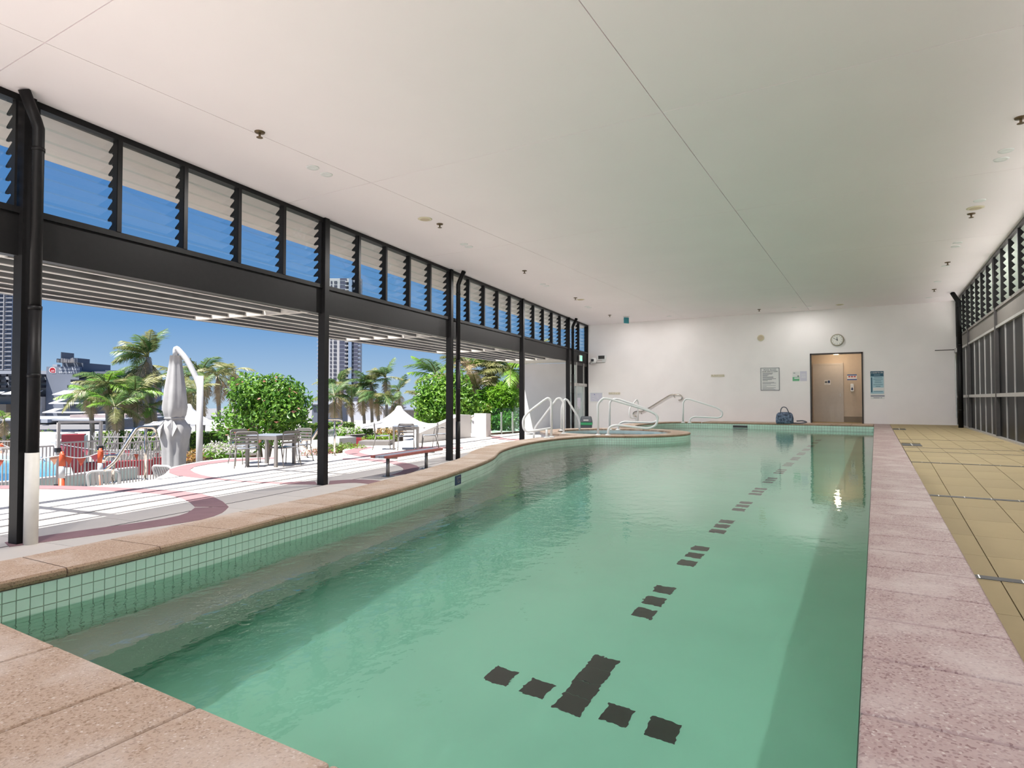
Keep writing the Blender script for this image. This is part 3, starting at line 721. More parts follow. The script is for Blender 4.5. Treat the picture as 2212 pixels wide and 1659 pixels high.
MB().add([(0.035*math.cos(R(a_)),-0.112,-0.05+0.05*math.sin(R(a_))) for a_ in range(180,361,20)]+[(0,-0.112,0.03)], [tuple(range(11))]).build('drop_mark', 'print_navy', o)
# frame notice at the far left of the back wall
o, w, h = wall_sign('framed_notice', 'pale lilac notice in a white frame behind the spa rail', 'notice', 1276, 849, 1301, 867, 'paper_lilac')
for x0,x1,z0,z1 in ((-0.03,0,-0.02,h+0.02),(w,w+0.03,-0.02,h+0.02),(0,w,h,h+0.02),(0,w,-0.02,0)): MB().box(x0,x1,-0.03,0,z0,z1).build('frame', 'white_powder', o)
bars(o, [(w*0.3,w*0.38,h*0.78,h*0.86)], 'print_blue', -0.014, 'stamp'); bars(o, [(w*q,w*(q+0.2),h*z,h*z+0.012) for q,z in ((0.1,0.6),(0.5,0.65),(0.12,0.3),(0.55,0.35),(0.3,0.2),(0.5,0.5))], 'print_white', -0.014, 'small_print')['kind'] = 'stuff'
# hook rails
mat('hook_cream', (0.72,0.66,0.54), 0.4)
for px0,px1,py,lab in ((1315,1340,850,'short cream row of wall hooks above the spa rails'),(1536,1565,812,'short cream row of wall hooks high on the blank wall')):
    a = on_y(px0,py,BACK); b = on_y(px1,py,BACK)
    t = thing('hook_rail', lab, 'hook rail', (a.x,BACK,a.z), 0, 'rows of wall hooks'); w = b.x-a.x
    MB().box(0,w,-0.02,0,-0.05,0.05).build('backplate', 'hook_cream', t)
    for k in range(5): MB().tube(fillet([(w*(k+0.5)/5,-0.02,0.03),(w*(k+0.5)/5,-0.09,0.0),(w*(k+0.5)/5,-0.10,0.05)],0.02), 0.012, 6).build('hook', 'hook_cream', t)
# clock
mat('clock_rim', (0.40,0.37,0.29), 0.4, metal=0.3); mat('clock_face', (0.83,0.81,0.76), 0.5); mat('cream_grille', (0.60,0.50,0.36), 0.6, var=0.1, scale=60); mat('cream_ring', (0.74,0.68,0.50), 0.5)
c = on_y(1808.5,734.5,BACK); t = thing('wall_clock', 'round clock with a tan rim above the doorway', 'clock', (c.x,BACK,c.z), 0)
CRr = 0.225
def disc(r, y, n=28): return [(r*math.cos(2*math.pi*i/n), y, r*math.sin(2*math.pi*i/n)) for i in range(n)]
def ring_mesh(prof, n=32):
    mb = MB(); vs = []; m = len(prof)
    for r_, y in prof: vs += disc(r_, y, n)
    mb.add(vs, [(i*n+j,(i+1)*n+j,(i+1)*n+(j+1)%n,i*n+(j+1)%n) for i in range(m-1) for j in range(n)]+[tuple(range((m-1)*n,m*n))[::-1]]); return mb
ring_mesh([(CRr,0),(CRr,-0.05),(CRr-0.02,-0.065),(CRr-0.045,-0.05)]).build('rim', 'clock_rim', t, True)
face = MB().add(disc(CRr-0.04,-0.052), [tuple(range(28))]).build('face', 'clock_face', t)
for k in range(12):
    a_ = math.pi*k/6; r0, r1 = CRr*0.62, CRr*0.74
    MB().bar((r0*math.sin(a_),-0.054,r0*math.cos(a_)),(r1*math.sin(a_),-0.054,r1*math.cos(a_)),0.016,0.003,(0,1,0)).build('hour_mark', 'print_grey', face)
for ang, ln_, wd in ((-5,0.10,0.02),(-60,0.155,0.014)):
    MB().bar((-0.03*math.sin(R(ang)),-0.057,-0.03*math.cos(R(ang))),(ln_*math.sin(R(ang)),-0.057,ln_*math.cos(R(ang))),wd,0.003,(0,1,0)).build('hand', 'print_black', face)
ring_mesh([(0.018,-0.055),(0.018,-0.06)],12).build('hub', 'print_black', face)
c = on_y(1643.5,730,BACK); t = thing('wall_speaker', 'round cream speaker on the back wall', 'speaker', (c.x,BACK,c.z), 0)
ring_mesh([(0.13,0),(0.13,-0.02),(0.10,-0.03)]).build('ring', 'cream_ring', t, True); MB().add(disc(0.1,-0.031), [tuple(range(28))]).build('grille', 'cream_grille', t)
# security camera and floodlight
c = on_y(1286,779,BACK); t = thing('security_camera', 'white dome camera on a bracket in the far left corner', 'camera', (c.x,BACK,c.z), 0)
MB().tube(fillet([(-0.26,-0.0,-0.12),(-0.16,-0.1,-0.12),(-0.12,-0.16,-0.06),(0,-0.18,-0.02)],0.05), 0.05, 10).build('bracket', 'white_powder', t, True)
MB().lathe([(0.02,-0.14),(0.10,-0.12),(0.14,-0.02),(0.13,0.08),(0.06,0.12)], 18, (0,-0.2,0)).build('dome', 'white_powder', t, True)
MB().lathe([(0.0,-0.06),(0.06,-0.05),(0.07,0.0),(0.06,0.05),(0.0,0.06)], 14, (0.0,-0.305,0.0)).build('lens', 'print_black', t, True)
c = on_y(1302,773,BACK); t = thing('flood_light', 'small rectangular flood light beside the dome camera', 'lamp', (c.x,BACK,c.z), 0)
MB().box(-0.19,0.2,-0.16,-0.04,-0.09,0.11).build('housing', 'white_powder', t); MB().box(-0.15,0.15,-0.165,-0.16,-0.06,0.09).build('glass', 'charcoal_soft', t)
MB().box(0.0,0.16,-0.1,0,-0.2,-0.09).build('mount', 'white_powder', t); MB().tube([(-0.3,-0.02,-0.22),(0.1,-0.02,-0.21)], 0.02, 6).build('conduit', 'alu', t)
# ceiling exit sign + exit sign over the glazed door
mat('sign_teal', (0.03,0.28,0.34), 0.3); emit('exit_green', (0.20,0.62,0.42), 0.6)
c = at(1353,690,CEIL-0.12); t = thing('hanging_sign', 'small teal sign hanging from the ceiling', 'sign', (c.x,c.y,CEIL), R(-30))
MB().box(-0.02,0.02,-0.12,0.12,-0.28,-0.04).build('panel', 'sign_teal', t); MB().tube([(0,0,-0.04),(0,0,0)], 0.02, 8).build('stem', 'white_powder', t); MB().box(-0.06,0.06,-0.12,0.12,-0.012,0).build('ceiling_plate', 'alu', t)
t = thing('exit_sign', 'lit green exit sign above the glazed corner door', 'sign', FW(21.55,-0.05,2.55), RF)
MB().box(-0.17,0.17,-0.05,0.0,0.0,0.26).build('case', 'white_powder', t); MB().box(-0.15,0.15,-0.055,-0.05,0.02,0.24).build('face', 'exit_green', t)
put_text('EXIT', 0.13, 'print_white', t, (0,-0.058,0.13))
# glazed corner door
d3 = thing('door_3', 'glazed aluminium corner door with a white notice', 'door', FW(20.1,0.03,DECK), RF, kind='structure')
clear_glass('door_glass', (0.86,0.92,0.90), 1.5)
LD = 2.75
H0 = 2.49-DECK
for x in (0.0, 1.05, 2.15, 2.70): MB().box(x,x+0.06,-0.04,0.06,0,H0).build('stile', 'charcoal' if x in (0.0,2.70) else 'alu', d3)
MB().box(0.06,2.7,-0.035,0.05,0,0.1).build('bottom_rail', 'alu', d3); MB().box(0.06,2.7,-0.035,0.05,2.15,2.28).build('transom_bar', 'alu', d3)
MB().box(0.06,2.7,-0.03,0.04,H0-0.12,H0).build('head', 'charcoal_soft', d3)
for a_, b_ in ((0.06,1.05),(1.11,2.15),(2.21,2.70)):
    MB().box(a_,b_,0.0,0.012,0.1,2.15).build('pane', 'door_glass', d3); MB().box(a_,b_,0.0,0.012,2.28,H0-0.12).build('pane', 'dark_glass' if a_ > 0.5 else 'door_glass', d3)
MB().box(1.3,1.75,-0.006,0.0,1.15,1.65).build('notice', 'paper_lilac', d3); MB().box(1.2,1.9,-0.10,-0.02,2.17,2.27).build('door_closer', 'alu', d3)
MB().tube(fillet([(1.2,-0.01,0.95),(1.2,-0.07,1.0),(1.2,-0.07,1.25),(1.2,-0.01,1.3)],0.04), 0.014, 8).build('handle', 'alu', d3)

# ------------------------------------------------------------------ ceiling fittings
mat('brass_dull', (0.16,0.11,0.06), 0.45, metal=0.5)
LIGHTS = []
rim_me = MB().lathe([(0.055,-0.006),(0.085,-0.012),(0.092,-0.002),(0.092,0.0),(0.055,0.0)], 20).mesh('rim', 'white_powder', True)
lens_me = MB().lathe([(0.004,-0.004),(0.056,-0.004),(0.056,0.0),(0.004,0.0)], 20).mesh('lens', 'lamp_lens')
def downlight(loc, label, power):
    t = thing('downlight', label, 'lamp', loc, 0, 'recessed ceiling downlights')
    link('rim', rim_me, t); link('lens', lens_me, t)
    if power:
        if loc[1] > 8: power *= 1.55
        l = bpy.data.lights.new('downlight_lamp', 'AREA'); l.shape = 'DISK'; l.size = 0.10; l.energy = power; l.color = (1.0,0.97,0.94)
        l.cycles.use_multiple_importance_sampling = False; l.cycles.is_caustics_light = True
        lo = bpy.data.objects.new('lamp', l); COL.objects.link(lo); lo.parent = t; lo.location = (0,0,-0.014)
PW = 21
lab_l = ['recessed downlight over the left bank, %s of the row along the louvres' % q for q in
    ('first','second','third','fourth','fifth','sixth','seventh','eighth','ninth','tenth','eleventh','twelfth')]
for i, s in enumerate([-6.6,-6.3,-2.0,-1.7,2.75,3.05,7.55,7.8,12.6,12.9,17.35,17.65]): downlight(FW(s,-1.55,CEIL-0.0005), lab_l[i], PW*0.95)
lab_r = ['recessed downlight near the right windows, %s of the row from the camera' % q for q in
    ('first','second','third','fourth','fifth','sixth','seventh','eighth','ninth','tenth','eleventh','twelfth')]
for i, y in enumerate([-3.5,-3.1,1.2,1.55,5.9,6.25,10.53,10.88,12.97,16.24,16.62,18.93]): downlight(Vector((1.57,y,CEIL-0.0005)), lab_r[i], PW*0.5)
for y, q, w_ in ((21.35,'last but one',9),(24.6,'last',0)): downlight(Vector((1.58,y,CEIL-0.0005)), 'recessed downlight near the right windows, %s before the back wall' % q, w_)
for x, q in ((-9.1,'leftmost'),(-7.2,'second from left'),(-2.55,'third from left'),(-2.05,'rightmost')): downlight(Vector((x,24.75,CEIL-0.0005)), 'recessed downlight close to the back wall, %s' % q, 2.5)
spr_a = MB().lathe([(0.012,-0.02),(0.06,-0.012),(0.065,0.0),(0.01,0.0)], 16).mesh('rosette', 'brass_dull', True)
spr_b = MB().tube([(0,0,-0.015),(0,0,-0.07)], 0.014, 8).mesh('stem', 'brass_dull', True)
spr_c = MB().lathe([(0.005,-0.078),(0.04,-0.074),(0.04,-0.07),(0.005,-0.07)], 12).mesh('deflector', 'brass_dull')
sp = [(561,290,'nearest sprinkler head over the left bank'),(950,487,'sprinkler head over the left bank beside the cream vent'),(1133,587,'sprinkler head over the left bank, mid way'),(1243,645,'sprinkler head over the spa'),(1317,682,'sprinkler head by the hanging teal sign'),(1640,670,'sprinkler head before the middle of the back wall'),(2205,259,'sprinkler head nearest the camera on the right'),(2098,465,'sprinkler head beside the big cream ceiling vent'),(2047,569,'sprinkler head third along the right side'),(2018,627,'sprinkler head at the far right end')]
for px, py, lab in sp:
    p = at(px,py,CEIL-0.03); t = thing('sprinkler', lab, 'sprinkler', (p.x,p.y,CEIL-0.0005), 0, 'ceiling sprinklers')
    link('rosette', spr_a, t); link('stem', spr_b, t); link('deflector', spr_c, t)
vent_a = MB().lathe([(0.01,-0.012),(0.11,-0.012),(0.135,-0.004),(0.135,0.0),(0.01,0.0)], 24).mesh('ring', 'cream_ring', True)
vent_b = MB().lathe([(0.004,-0.016),(0.09,-0.016),(0.09,-0.012),(0.004,-0.012)], 24).mesh('grille', 'cream_grille')
for px, py, lab in ((918,473,'round cream ceiling speaker over the left bank'),(1254,647,'round cream ceiling speaker over the spa'),(2107,449,'round cream ceiling speaker on the right'),(1814,658,'round cream ceiling speaker before the back wall')):
    p = at(px,py,CEIL); t = thing('ceiling_speaker', lab, 'speaker', (p.x,p.y,CEIL-0.0005), 0, 'round ceiling speakers'); link('ring', vent_a, t); link('grille', vent_b, t)
vl = bpy.data.lights.new('vestibule_lamp', 'POINT'); vl.energy = 5; vl.color = (1.0,0.80,0.58); vl.shadow_soft_size = 0.08
t = thing('vestibule_light', 'small warm light under the doorway head', 'lamp', (-1.27,BACK+0.45,2.64), 0)
emit('warm_lens', (1.0,0.62,0.22), 2.5)
MB().box(-0.28,0.28,-0.05,0.05,-0.03,0.0).build('tray', 'charcoal_soft', t); MB().box(-0.09,0.09,-0.04,0.04,-0.05,-0.03).build('lens', 'warm_lens', t)
vo = bpy.data.objects.new('lamp', vl); COL.objects.link(vo); vo.parent = t; vo.location = (0,0.1,-0.12)

# ------------------------------------------------------------------ spa, rails and small things on the bank
def vplane(px, py, p0, dh):
    """point of the upright plane through p0 with level direction dh seen at a pixel"""
    nn = Vector((-dh.y, dh.x, 0)); d = ray(px, py); c = Vector((0,0,HC)); return c + d*(((p0-c).dot(nn))/d.dot(nn))
mat('spa_tile', (0.55,0.70,0.74), 0.3, var=0.05)
water('spa_water', (0.75,0.93,0.95), 5.0, 0.05)
ri = SPR-0.50
nn_ = 40
mb = MB(); vs = disc(ri,0,nn_); vs = [(x,z,-0.05) for x,_,z in vs]+[(x,z,-0.75) for x,_,z in vs]
mb.add(vs, [(i,i+nn_,(i+1)%nn_+nn_,(i+1)%nn_) for i in range(nn_)]+[tuple(range(nn_,2*nn_))]); mb.build('bowl', 'spa_tile', spa)
MB().add([(x,z,-0.10) for x,_,z in disc(ri,0,nn_)], [tuple(range(nn_))]).build('water_surface', 'spa_water', spa)
k0 = a0; seg = 14; A0, A1 = 62, 360+a0
for i in range(seg):
    b0 = A0+(A1-A0)*i/seg; b1 = A0+(A1-A0)*(i+1)/seg
    inn = arc((0,0), ri, b0+0.2, b1-0.2, 5); out = arc((0,0), SPR+0.0, b0+0.2, b1-0.2, 5)
    MB().prism(out+inn[::-1], -0.05, 0.0).build('rim_stone', 'coping_sand', spa)
mb = MB(); vs = [(x,z,-0.05) for x,_,z in disc(SPR-0.03,0,nn_)]+[(x,z,-1.6) for x,_,z in disc(SPR-0.03,0,nn_)]
mb.add(vs, [(i,i+nn_,(i+1)%nn_+nn_,(i+1)%nn_) for i in range(nn_)]); mb.build('outer_wall', 'white_render', spa)
def hand_rail(label, pix, p0, dh, r=0.028, feet=(), mt='white_powder', fil=0.12, group='white pool handrails', name='pool_handrail'):
    pts = [vplane(px,py,p0,dh) for px,py in pix]
    t = thing(name, label, 'handrail', (pts[0].x,pts[0].y,0), 0, group)
    o0 = Vector((pts[0].x,pts[0].y,0))
    MB().tube(fillet([p-o0 for p in pts], fil), r, 10).build('tube', mt, t, True)
    for f in feet:
        q = vplane(*f,p0,dh); q = Vector((q.x,q.y,0))-o0
        MB().lathe([(r+0.01,0.03),(r+0.045,0.012),(r+0.05,0.0),(0.01,0.0)], 16, (q.x,q.y,0.0)).build('flange', mt, t, True)
    return t
f1 = at(1292,940,0); f2 = at(1313,940,0)
hand_rail('white looped handrail on the near rim of the spa', [(1292,940),(1291,872),(1302,860),(1314,861),(1402,887),(1421,897),(1419,918),(1402,926),(1330,918),(1315,923),(1313,940)], f1, Vector((0.93,0.36,0)), feet=((1292,940),(1313,940)))
f1 = at(1317,928.5,0)
hand_rail('white looped handrail on the far rim of the spa', [(1317,928.5),(1317,869),(1324,862),(1335,861.5),(1400,884),(1422,900),(1420,909),(1410,913),(1346,911),(1337,916),(1335,928.5)], f1, Vector((0.97,0.24,0)), feet=((1317,928.5),(1335,928.5)))
f1 = at(1191,945,0)
hand_rail('white looped handrail leaning out over the left deck', [(1191,945),(1191,866),(1184,859),(1176,864),(1139,892),(1129,907),(1131,927),(1139,933),(1190,925)], f1, Vector((-0.85,-0.53,0)), feet=((1191,945),))
hand_rail('short white post beside the rail over the left deck', [(1181,946),(1181,928)], at(1181,946,0), Vector((-0.85,-0.53,0)), feet=((1181,946),))
f1 = at(1217.5,937,0)
hand_rail('white handrail sloping down to the left deck by the spa', [(1217.5,937),(1217.5,868),(1210,860),(1203,861),(1154,926),(1153,947)], f1, Vector((-0.9,-0.43,0)), feet=((1217.5,937),))
f1 = at(1213,930.5,0)
hand_rail('white handrail sloping down beside the waste bin', [(1213,930.5),(1213,880),(1220,862),(1226,864),(1252,907),(1252,929)], f1, Vector((0.75,0.66,0)), feet=((1213,930.5),))
f1 = at(1475.5,913.3,0)
hand_rail('white looped handrail by the back wall', [(1475.5,913.3),(1475.5,868),(1482,861.5),(1489,862),(1550,881),(1561,890),(1559,900),(1551,902.5),(1500,900),(1491,904),(1489.5,913.3)], f1, Vector((0.995,0.1,0)), 0.03, feet=((1475.5,913.3),(1489.5,913.3)))
f1 = at(1378,911.3,0)
hand_rail('narrow white handrail seen end on near the pool steps', [(1378,911.3),(1378,868),(1375,862.5),(1369,870),(1360,881),(1359,894),(1361.5,903),(1373,902),(1374.5,911.3)], f1, Vector((-0.45,-0.9,0)), 0.03, feet=((1378,911.3),(1374.5,911.3)))
mat('stainless', (0.62,0.58,0.53), 0.18, metal=1.0)
wp = Vector((0,BACK-0.09,0)); dx = Vector((1,0,0))
t = hand_rail('stainless wall handrail sloping up the back wall', [(1375,899.5),(1368,897),(1368,892),(1373,889),(1388,889),(1401,882),(1449,852.3),(1468,852.3),(1473,857),(1473,863),(1466,865)], wp, dx, 0.03, mt='stainless', fil=0.1, name='wall_handrail', group=None)
for px,py in ((1385,889),(1456,853)):
    q = vplane(px,py+2,wp,dx)-Vector(t.location); MB().tube([q+Vector((0,0,0.0)),q+Vector((0,0.03,-0.06)),q+Vector((0,0.09,-0.06))],0.014,8).build('bracket','stainless',t,True)
# bin
mat('bin_grey', (0.055,0.065,0.075), 0.45); mat('bag_green', (0.03,0.28,0.11), 0.5)
bb = FW(19.5,-0.9,DECK); t = thing('waste_bin', 'dark grey push-top waste bin with a green liner', 'bin', bb, R(20))
def frus(mb, w0, d0, w1, d1, z0, z1, mi=0):
    return mb.add([(-w0,-d0,z0),(w0,-d0,z0),(w0,d0,z0),(-w0,d0,z0),(-w1,-d1,z1),(w1,-d1,z1),(w1,d1,z1),(-w1,d1,z1)], [(0,3,2,1),(4,5,6,7),(0,1,5,4),(1,2,6,5),(2,3,7,6),(3,0,4,7)], mi)
bevel(frus(MB(),0.19,0.15,0.23,0.18,0,0.56).build('body','bin_grey',t),0.02); frus(MB(),0.24,0.19,0.245,0.195,0.56,0.66).build('liner','bag_green',t)
bevel(frus(MB(),0.25,0.20,0.20,0.12,0.66,0.90).build('lid','bin_grey',t),0.03); MB().box(-0.1,0.1,-0.19,-0.17,0.72,0.78).build('flap','alu',t)
# bag
mat('bag_blue', (0.20,0.26,0.38), 0.7, col2=(0.03,0.04,0.07), scale=16); mat('bag_strap', (0.10,0.11,0.14), 0.6)
p = at(1695,915,0); t = thing('tote_bag', 'blue patterned tote bag on the far coping', 'bag', (p.x,p.y,0.004), R(8))
mb = MB(); NS = 10
for k,(z,sx,sy) in enumerate([(0,0.28,0.14),(0.06,0.30,0.16),(0.2,0.30,0.16),(0.34,0.27,0.14),(0.40,0.21,0.09),(0.42,0.10,0.03)]):
    for j in range(20):
        a_ = 2*math.pi*j/20; c_, s_ = math.cos(a_), math.sin(a_); e_ = 0.45
        mb.v.append((sx*math.copysign(abs(c_)**e_,c_), sy*math.copysign(abs(s_)**e_,s_), z))
    if k: 
        for j in range(20): mb.f.append(((k-1)*20+j,(k-1)*20+(j+1)%20,k*20+(j+1)%20,k*20+j)); mb.mi.append(0)
mb.f += [tuple(range(19,-1,-1)), tuple(range(100,120))]; mb.mi += [0,0]
mb.build('body','bag_blue',t,True)
MB().tube(spline([(-0.14,-0.10,0.38),(-0.12,-0.08,0.52),(-0.05,-0.06,0.60),(0.06,-0.06,0.57),(0.14,-0.10,0.40)],5),0.017,8).build('handle','bag_strap',t,True)
MB().tube(spline([(0.28,0.0,0.02),(0.5,-0.1,0.02),(0.72,-0.05,0.06),(0.6,0.1,0.10),(0.4,0.12,0.09)],5),0.022,8).build('strap','bag_strap',t,True)
# skimmer slot and depth plate
p = on_y(1599,926.5,24.4); t = thing('skimmer_slot', 'dark skimmer opening in the far tiled wall', 'skimmer', (p.x,24.395,-0.14), 0)
MB().box(-0.26,0.26,-0.012,0.0,-0.04,0.04).build('mouth','edge_dark',t)
for z0,z1 in ((-0.052,-0.04),(0.04,0.052)): MB().box(-0.28,0.28,-0.014,0.0,z0,z1).build('frame','alu',t)
p = at(994.5,1027,-0.055)
i_ = min(range(len(left)), key=lambda k: (left[k]-p.to_2d().to_3d()).length); d_ = (left[i_+1]-left[i_-1]).normalized()
q = left[i_]; t = thing('depth_plate', 'navy depth marker plate on the left pool wall', 'sign', (q.x,q.y,-0.058), math.atan2(d_.y,d_.x)+math.pi)
MB().box(-0.10,0.10,0.007,0.016,-0.115,0.0).build('plate','print_navy',t)
put_text('DEPTH',0.038,'print_grey',t,(0,0.018,-0.035),(R(90),0,R(180)),width=0.13); put_text('1.2m',0.05,'print_grey',t,(0,0.018,-0.078),(R(90),0,R(180)))
# ================================================================== outside
TZ = -1.8                                             # lower terrace
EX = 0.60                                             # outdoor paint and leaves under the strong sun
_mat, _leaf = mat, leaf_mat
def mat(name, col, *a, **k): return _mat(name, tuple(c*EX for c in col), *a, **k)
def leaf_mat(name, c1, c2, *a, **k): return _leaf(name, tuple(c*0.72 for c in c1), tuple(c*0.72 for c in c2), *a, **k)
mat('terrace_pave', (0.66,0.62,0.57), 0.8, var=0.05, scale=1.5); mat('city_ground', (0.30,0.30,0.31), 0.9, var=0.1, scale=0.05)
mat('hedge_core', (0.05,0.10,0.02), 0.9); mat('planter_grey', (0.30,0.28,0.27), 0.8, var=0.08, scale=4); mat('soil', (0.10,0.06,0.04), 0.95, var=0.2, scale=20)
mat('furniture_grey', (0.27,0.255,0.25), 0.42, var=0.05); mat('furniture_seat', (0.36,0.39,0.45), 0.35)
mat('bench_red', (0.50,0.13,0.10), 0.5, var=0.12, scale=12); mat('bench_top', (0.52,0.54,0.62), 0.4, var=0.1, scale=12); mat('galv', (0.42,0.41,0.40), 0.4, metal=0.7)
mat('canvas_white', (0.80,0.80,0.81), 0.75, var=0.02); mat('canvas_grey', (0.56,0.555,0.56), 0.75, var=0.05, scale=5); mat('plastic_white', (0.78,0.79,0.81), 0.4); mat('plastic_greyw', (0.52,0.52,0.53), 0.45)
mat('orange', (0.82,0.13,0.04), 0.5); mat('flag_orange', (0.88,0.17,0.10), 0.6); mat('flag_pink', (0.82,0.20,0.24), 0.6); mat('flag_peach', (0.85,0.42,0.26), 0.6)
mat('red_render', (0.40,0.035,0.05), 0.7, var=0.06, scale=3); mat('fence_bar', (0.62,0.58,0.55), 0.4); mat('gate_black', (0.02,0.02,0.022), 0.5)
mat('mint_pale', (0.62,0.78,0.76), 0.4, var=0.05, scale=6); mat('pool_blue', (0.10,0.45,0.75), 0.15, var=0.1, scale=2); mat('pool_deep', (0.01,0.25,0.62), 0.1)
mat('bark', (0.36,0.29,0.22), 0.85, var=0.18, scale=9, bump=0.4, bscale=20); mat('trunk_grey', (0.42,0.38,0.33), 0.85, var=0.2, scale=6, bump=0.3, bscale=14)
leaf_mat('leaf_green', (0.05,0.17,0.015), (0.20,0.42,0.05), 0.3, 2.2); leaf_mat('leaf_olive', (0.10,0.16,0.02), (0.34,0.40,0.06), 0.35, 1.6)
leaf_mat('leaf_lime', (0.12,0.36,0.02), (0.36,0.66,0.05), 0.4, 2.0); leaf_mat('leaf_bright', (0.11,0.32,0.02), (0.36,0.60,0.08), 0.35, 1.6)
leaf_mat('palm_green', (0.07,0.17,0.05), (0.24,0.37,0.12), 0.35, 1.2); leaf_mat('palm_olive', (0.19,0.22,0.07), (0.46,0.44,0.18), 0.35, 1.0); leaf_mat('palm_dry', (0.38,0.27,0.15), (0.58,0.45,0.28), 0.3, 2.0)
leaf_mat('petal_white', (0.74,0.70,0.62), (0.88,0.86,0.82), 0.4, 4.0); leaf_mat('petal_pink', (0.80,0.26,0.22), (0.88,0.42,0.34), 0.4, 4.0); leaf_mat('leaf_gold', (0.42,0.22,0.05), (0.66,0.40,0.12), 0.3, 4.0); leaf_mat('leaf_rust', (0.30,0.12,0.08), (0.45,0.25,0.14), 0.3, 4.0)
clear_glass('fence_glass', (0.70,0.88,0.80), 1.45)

DP = [(-7.5,-4.6),(-7.5,6.5),(1.2,6.3),(2.45,5.32),(2.85,4.67),(3.1,3.8),(3.63,3.63),(4.21,3.64),(4.9,4.2),(5.46,4.8),(5.95,5.3),(6.51,5.57),(7.27,5.83),(8.0,5.9),(8.45,5.4),(8.79,4.81),(9.52,4.16),(10.3,3.98),(10.9,4.1),(11.3,4.6),(12.2,5.1),(13.5,5.2),(24.0,5.2),(24.0,-4.6)]
floor = thing('floor', 'cream paved patio deck with pink inlaid bands', 'floor', FW(0,0,DECK), RF, kind='structure')
MB().prism(DP[::-1], -0.35, -0.006).build('slab', 'deck_cream', floor)
def inside(p, poly):
    c = False
    for i in range(len(poly)):
        a = poly[i]; b = poly[i-1]
        if (a[1] > p[1]) != (b[1] > p[1]) and p[0] < (b[0]-a[0])*(p[1]-a[1])/(b[1]-a[1])+a[0]: c = not c
    return c
US = [-3.3,-2.2,-1.1,-0.06,1.15,2.35,3.55,4.75]
pav = {}
for i in range(-6, 20):
    for ua, ub in zip(US[:-1], US[1:]):
        s0_, s1_ = i*1.2, i*1.2+1.2
        if not all(inside(q, DP) for q in ((s0_,ua),(s1_,ua),(s0_,ub),(s1_,ub))): continue
        key = round(ub-ua,3)
        if key not in pav: pav[key] = MB().box(0.004,1.196,0.004,key-0.004,-0.006,0.0).mesh('paver','deck_cream')
        link('paver', pav[key], floor, (s0_,ua,0))
MB().box(-7.5,20.0,-0.075,-0.045,-0.004,0.002).build('track_slot','dark_joint',floor)
MB().box(-7.5,20.0,1.13,1.16,-0.004,0.002).build('track_slot','dark_joint',floor)
def pink(outer, inner, k=3):
    A = spline([at(x,y,DECK) for x,y in outer], k); B = spline([at(x,y,DECK) for x,y in inner], k)
    A = resample_n(A, 12); B = resample_n(B, 12)
    for i in range(len(A)-1):
        q = []
        for p in (A[i].lerp(A[i+1],0.006),A[i+1],B[i+1],B[i].lerp(B[i+1],0.006)):
            s_, u_, _ = su(p); q.append((s_,u_))
        MB().prism(q, -0.002, 0.004).build('band_tile','deck_pink',floor)
def resample_n(path, n):
    L = [0]
    for a, b in zip(path[:-1], path[1:]): L.append(L[-1]+(b-a).length)
    out = []; j = 0
    for i in range(n+1):
        t = L[-1]*i/n
        while j < len(L)-2 and L[j+1] < t: j += 1
        f = 0 if L[j+1] == L[j] else (t-L[j])/(L[j+1]-L[j]); out.append(path[j].lerp(path[j+1],min(1,f)))
    return out
pink([(-60,1049),(100,1049),(220,1052),(330,1057),(420,1064),(470,1077),(494,1095)], [(-60,1056),(100,1056),(220,1060),(330,1066),(380,1073),(410,1085),(421,1095)])
pink([(494,1095),(480,1108),(440,1122),(360,1135),(240,1152),(120,1168),(20,1182)], [(421,1097),(405,1108),(375,1117),(310,1128),(220,1140),(100,1157),(10,1172)])
pink([(686,1047),(580,1045),(453,1035),(400,1030),(377,1026),(362,1018),(372,1011),(402,1004),(453,996),(529,990),(600,988)], [(681,1040),(580,1041.5),(504,1037),(455,1030),(428,1024),(410,1014.5),(420,1008.5),(437,1005),(468,1000),(529,994.5),(600,991)])
pink([(839,1028),(869,1018),(869,1010),(845,1002),(800,996),(740,993)], [(880,1024),(905,1014),(900,1006),(870,999),(820,992),(740,990)])
pink([(860,992),(800,989),(759,983),(743,976),(765,969),(800,965)], [(860,988.5),(815,985),(785,980),(775,975.5),(785,971),(808,967.5)])
pink([(710,1047),(760,1043),(800,1046),(838,1054)], [(712,1039),(765,1036),(815,1038),(862,1044)])
pink([(1000,970),(960,969),(930,967),(900,967)], [(1000,966.5),(960,966),(930,964.5),(900,964.5)])
pink([(1125,952),(1085,950),(1062,946),(1060,943)], [(1125,948),(1095,947),(1080,944),(1085,941.5)])

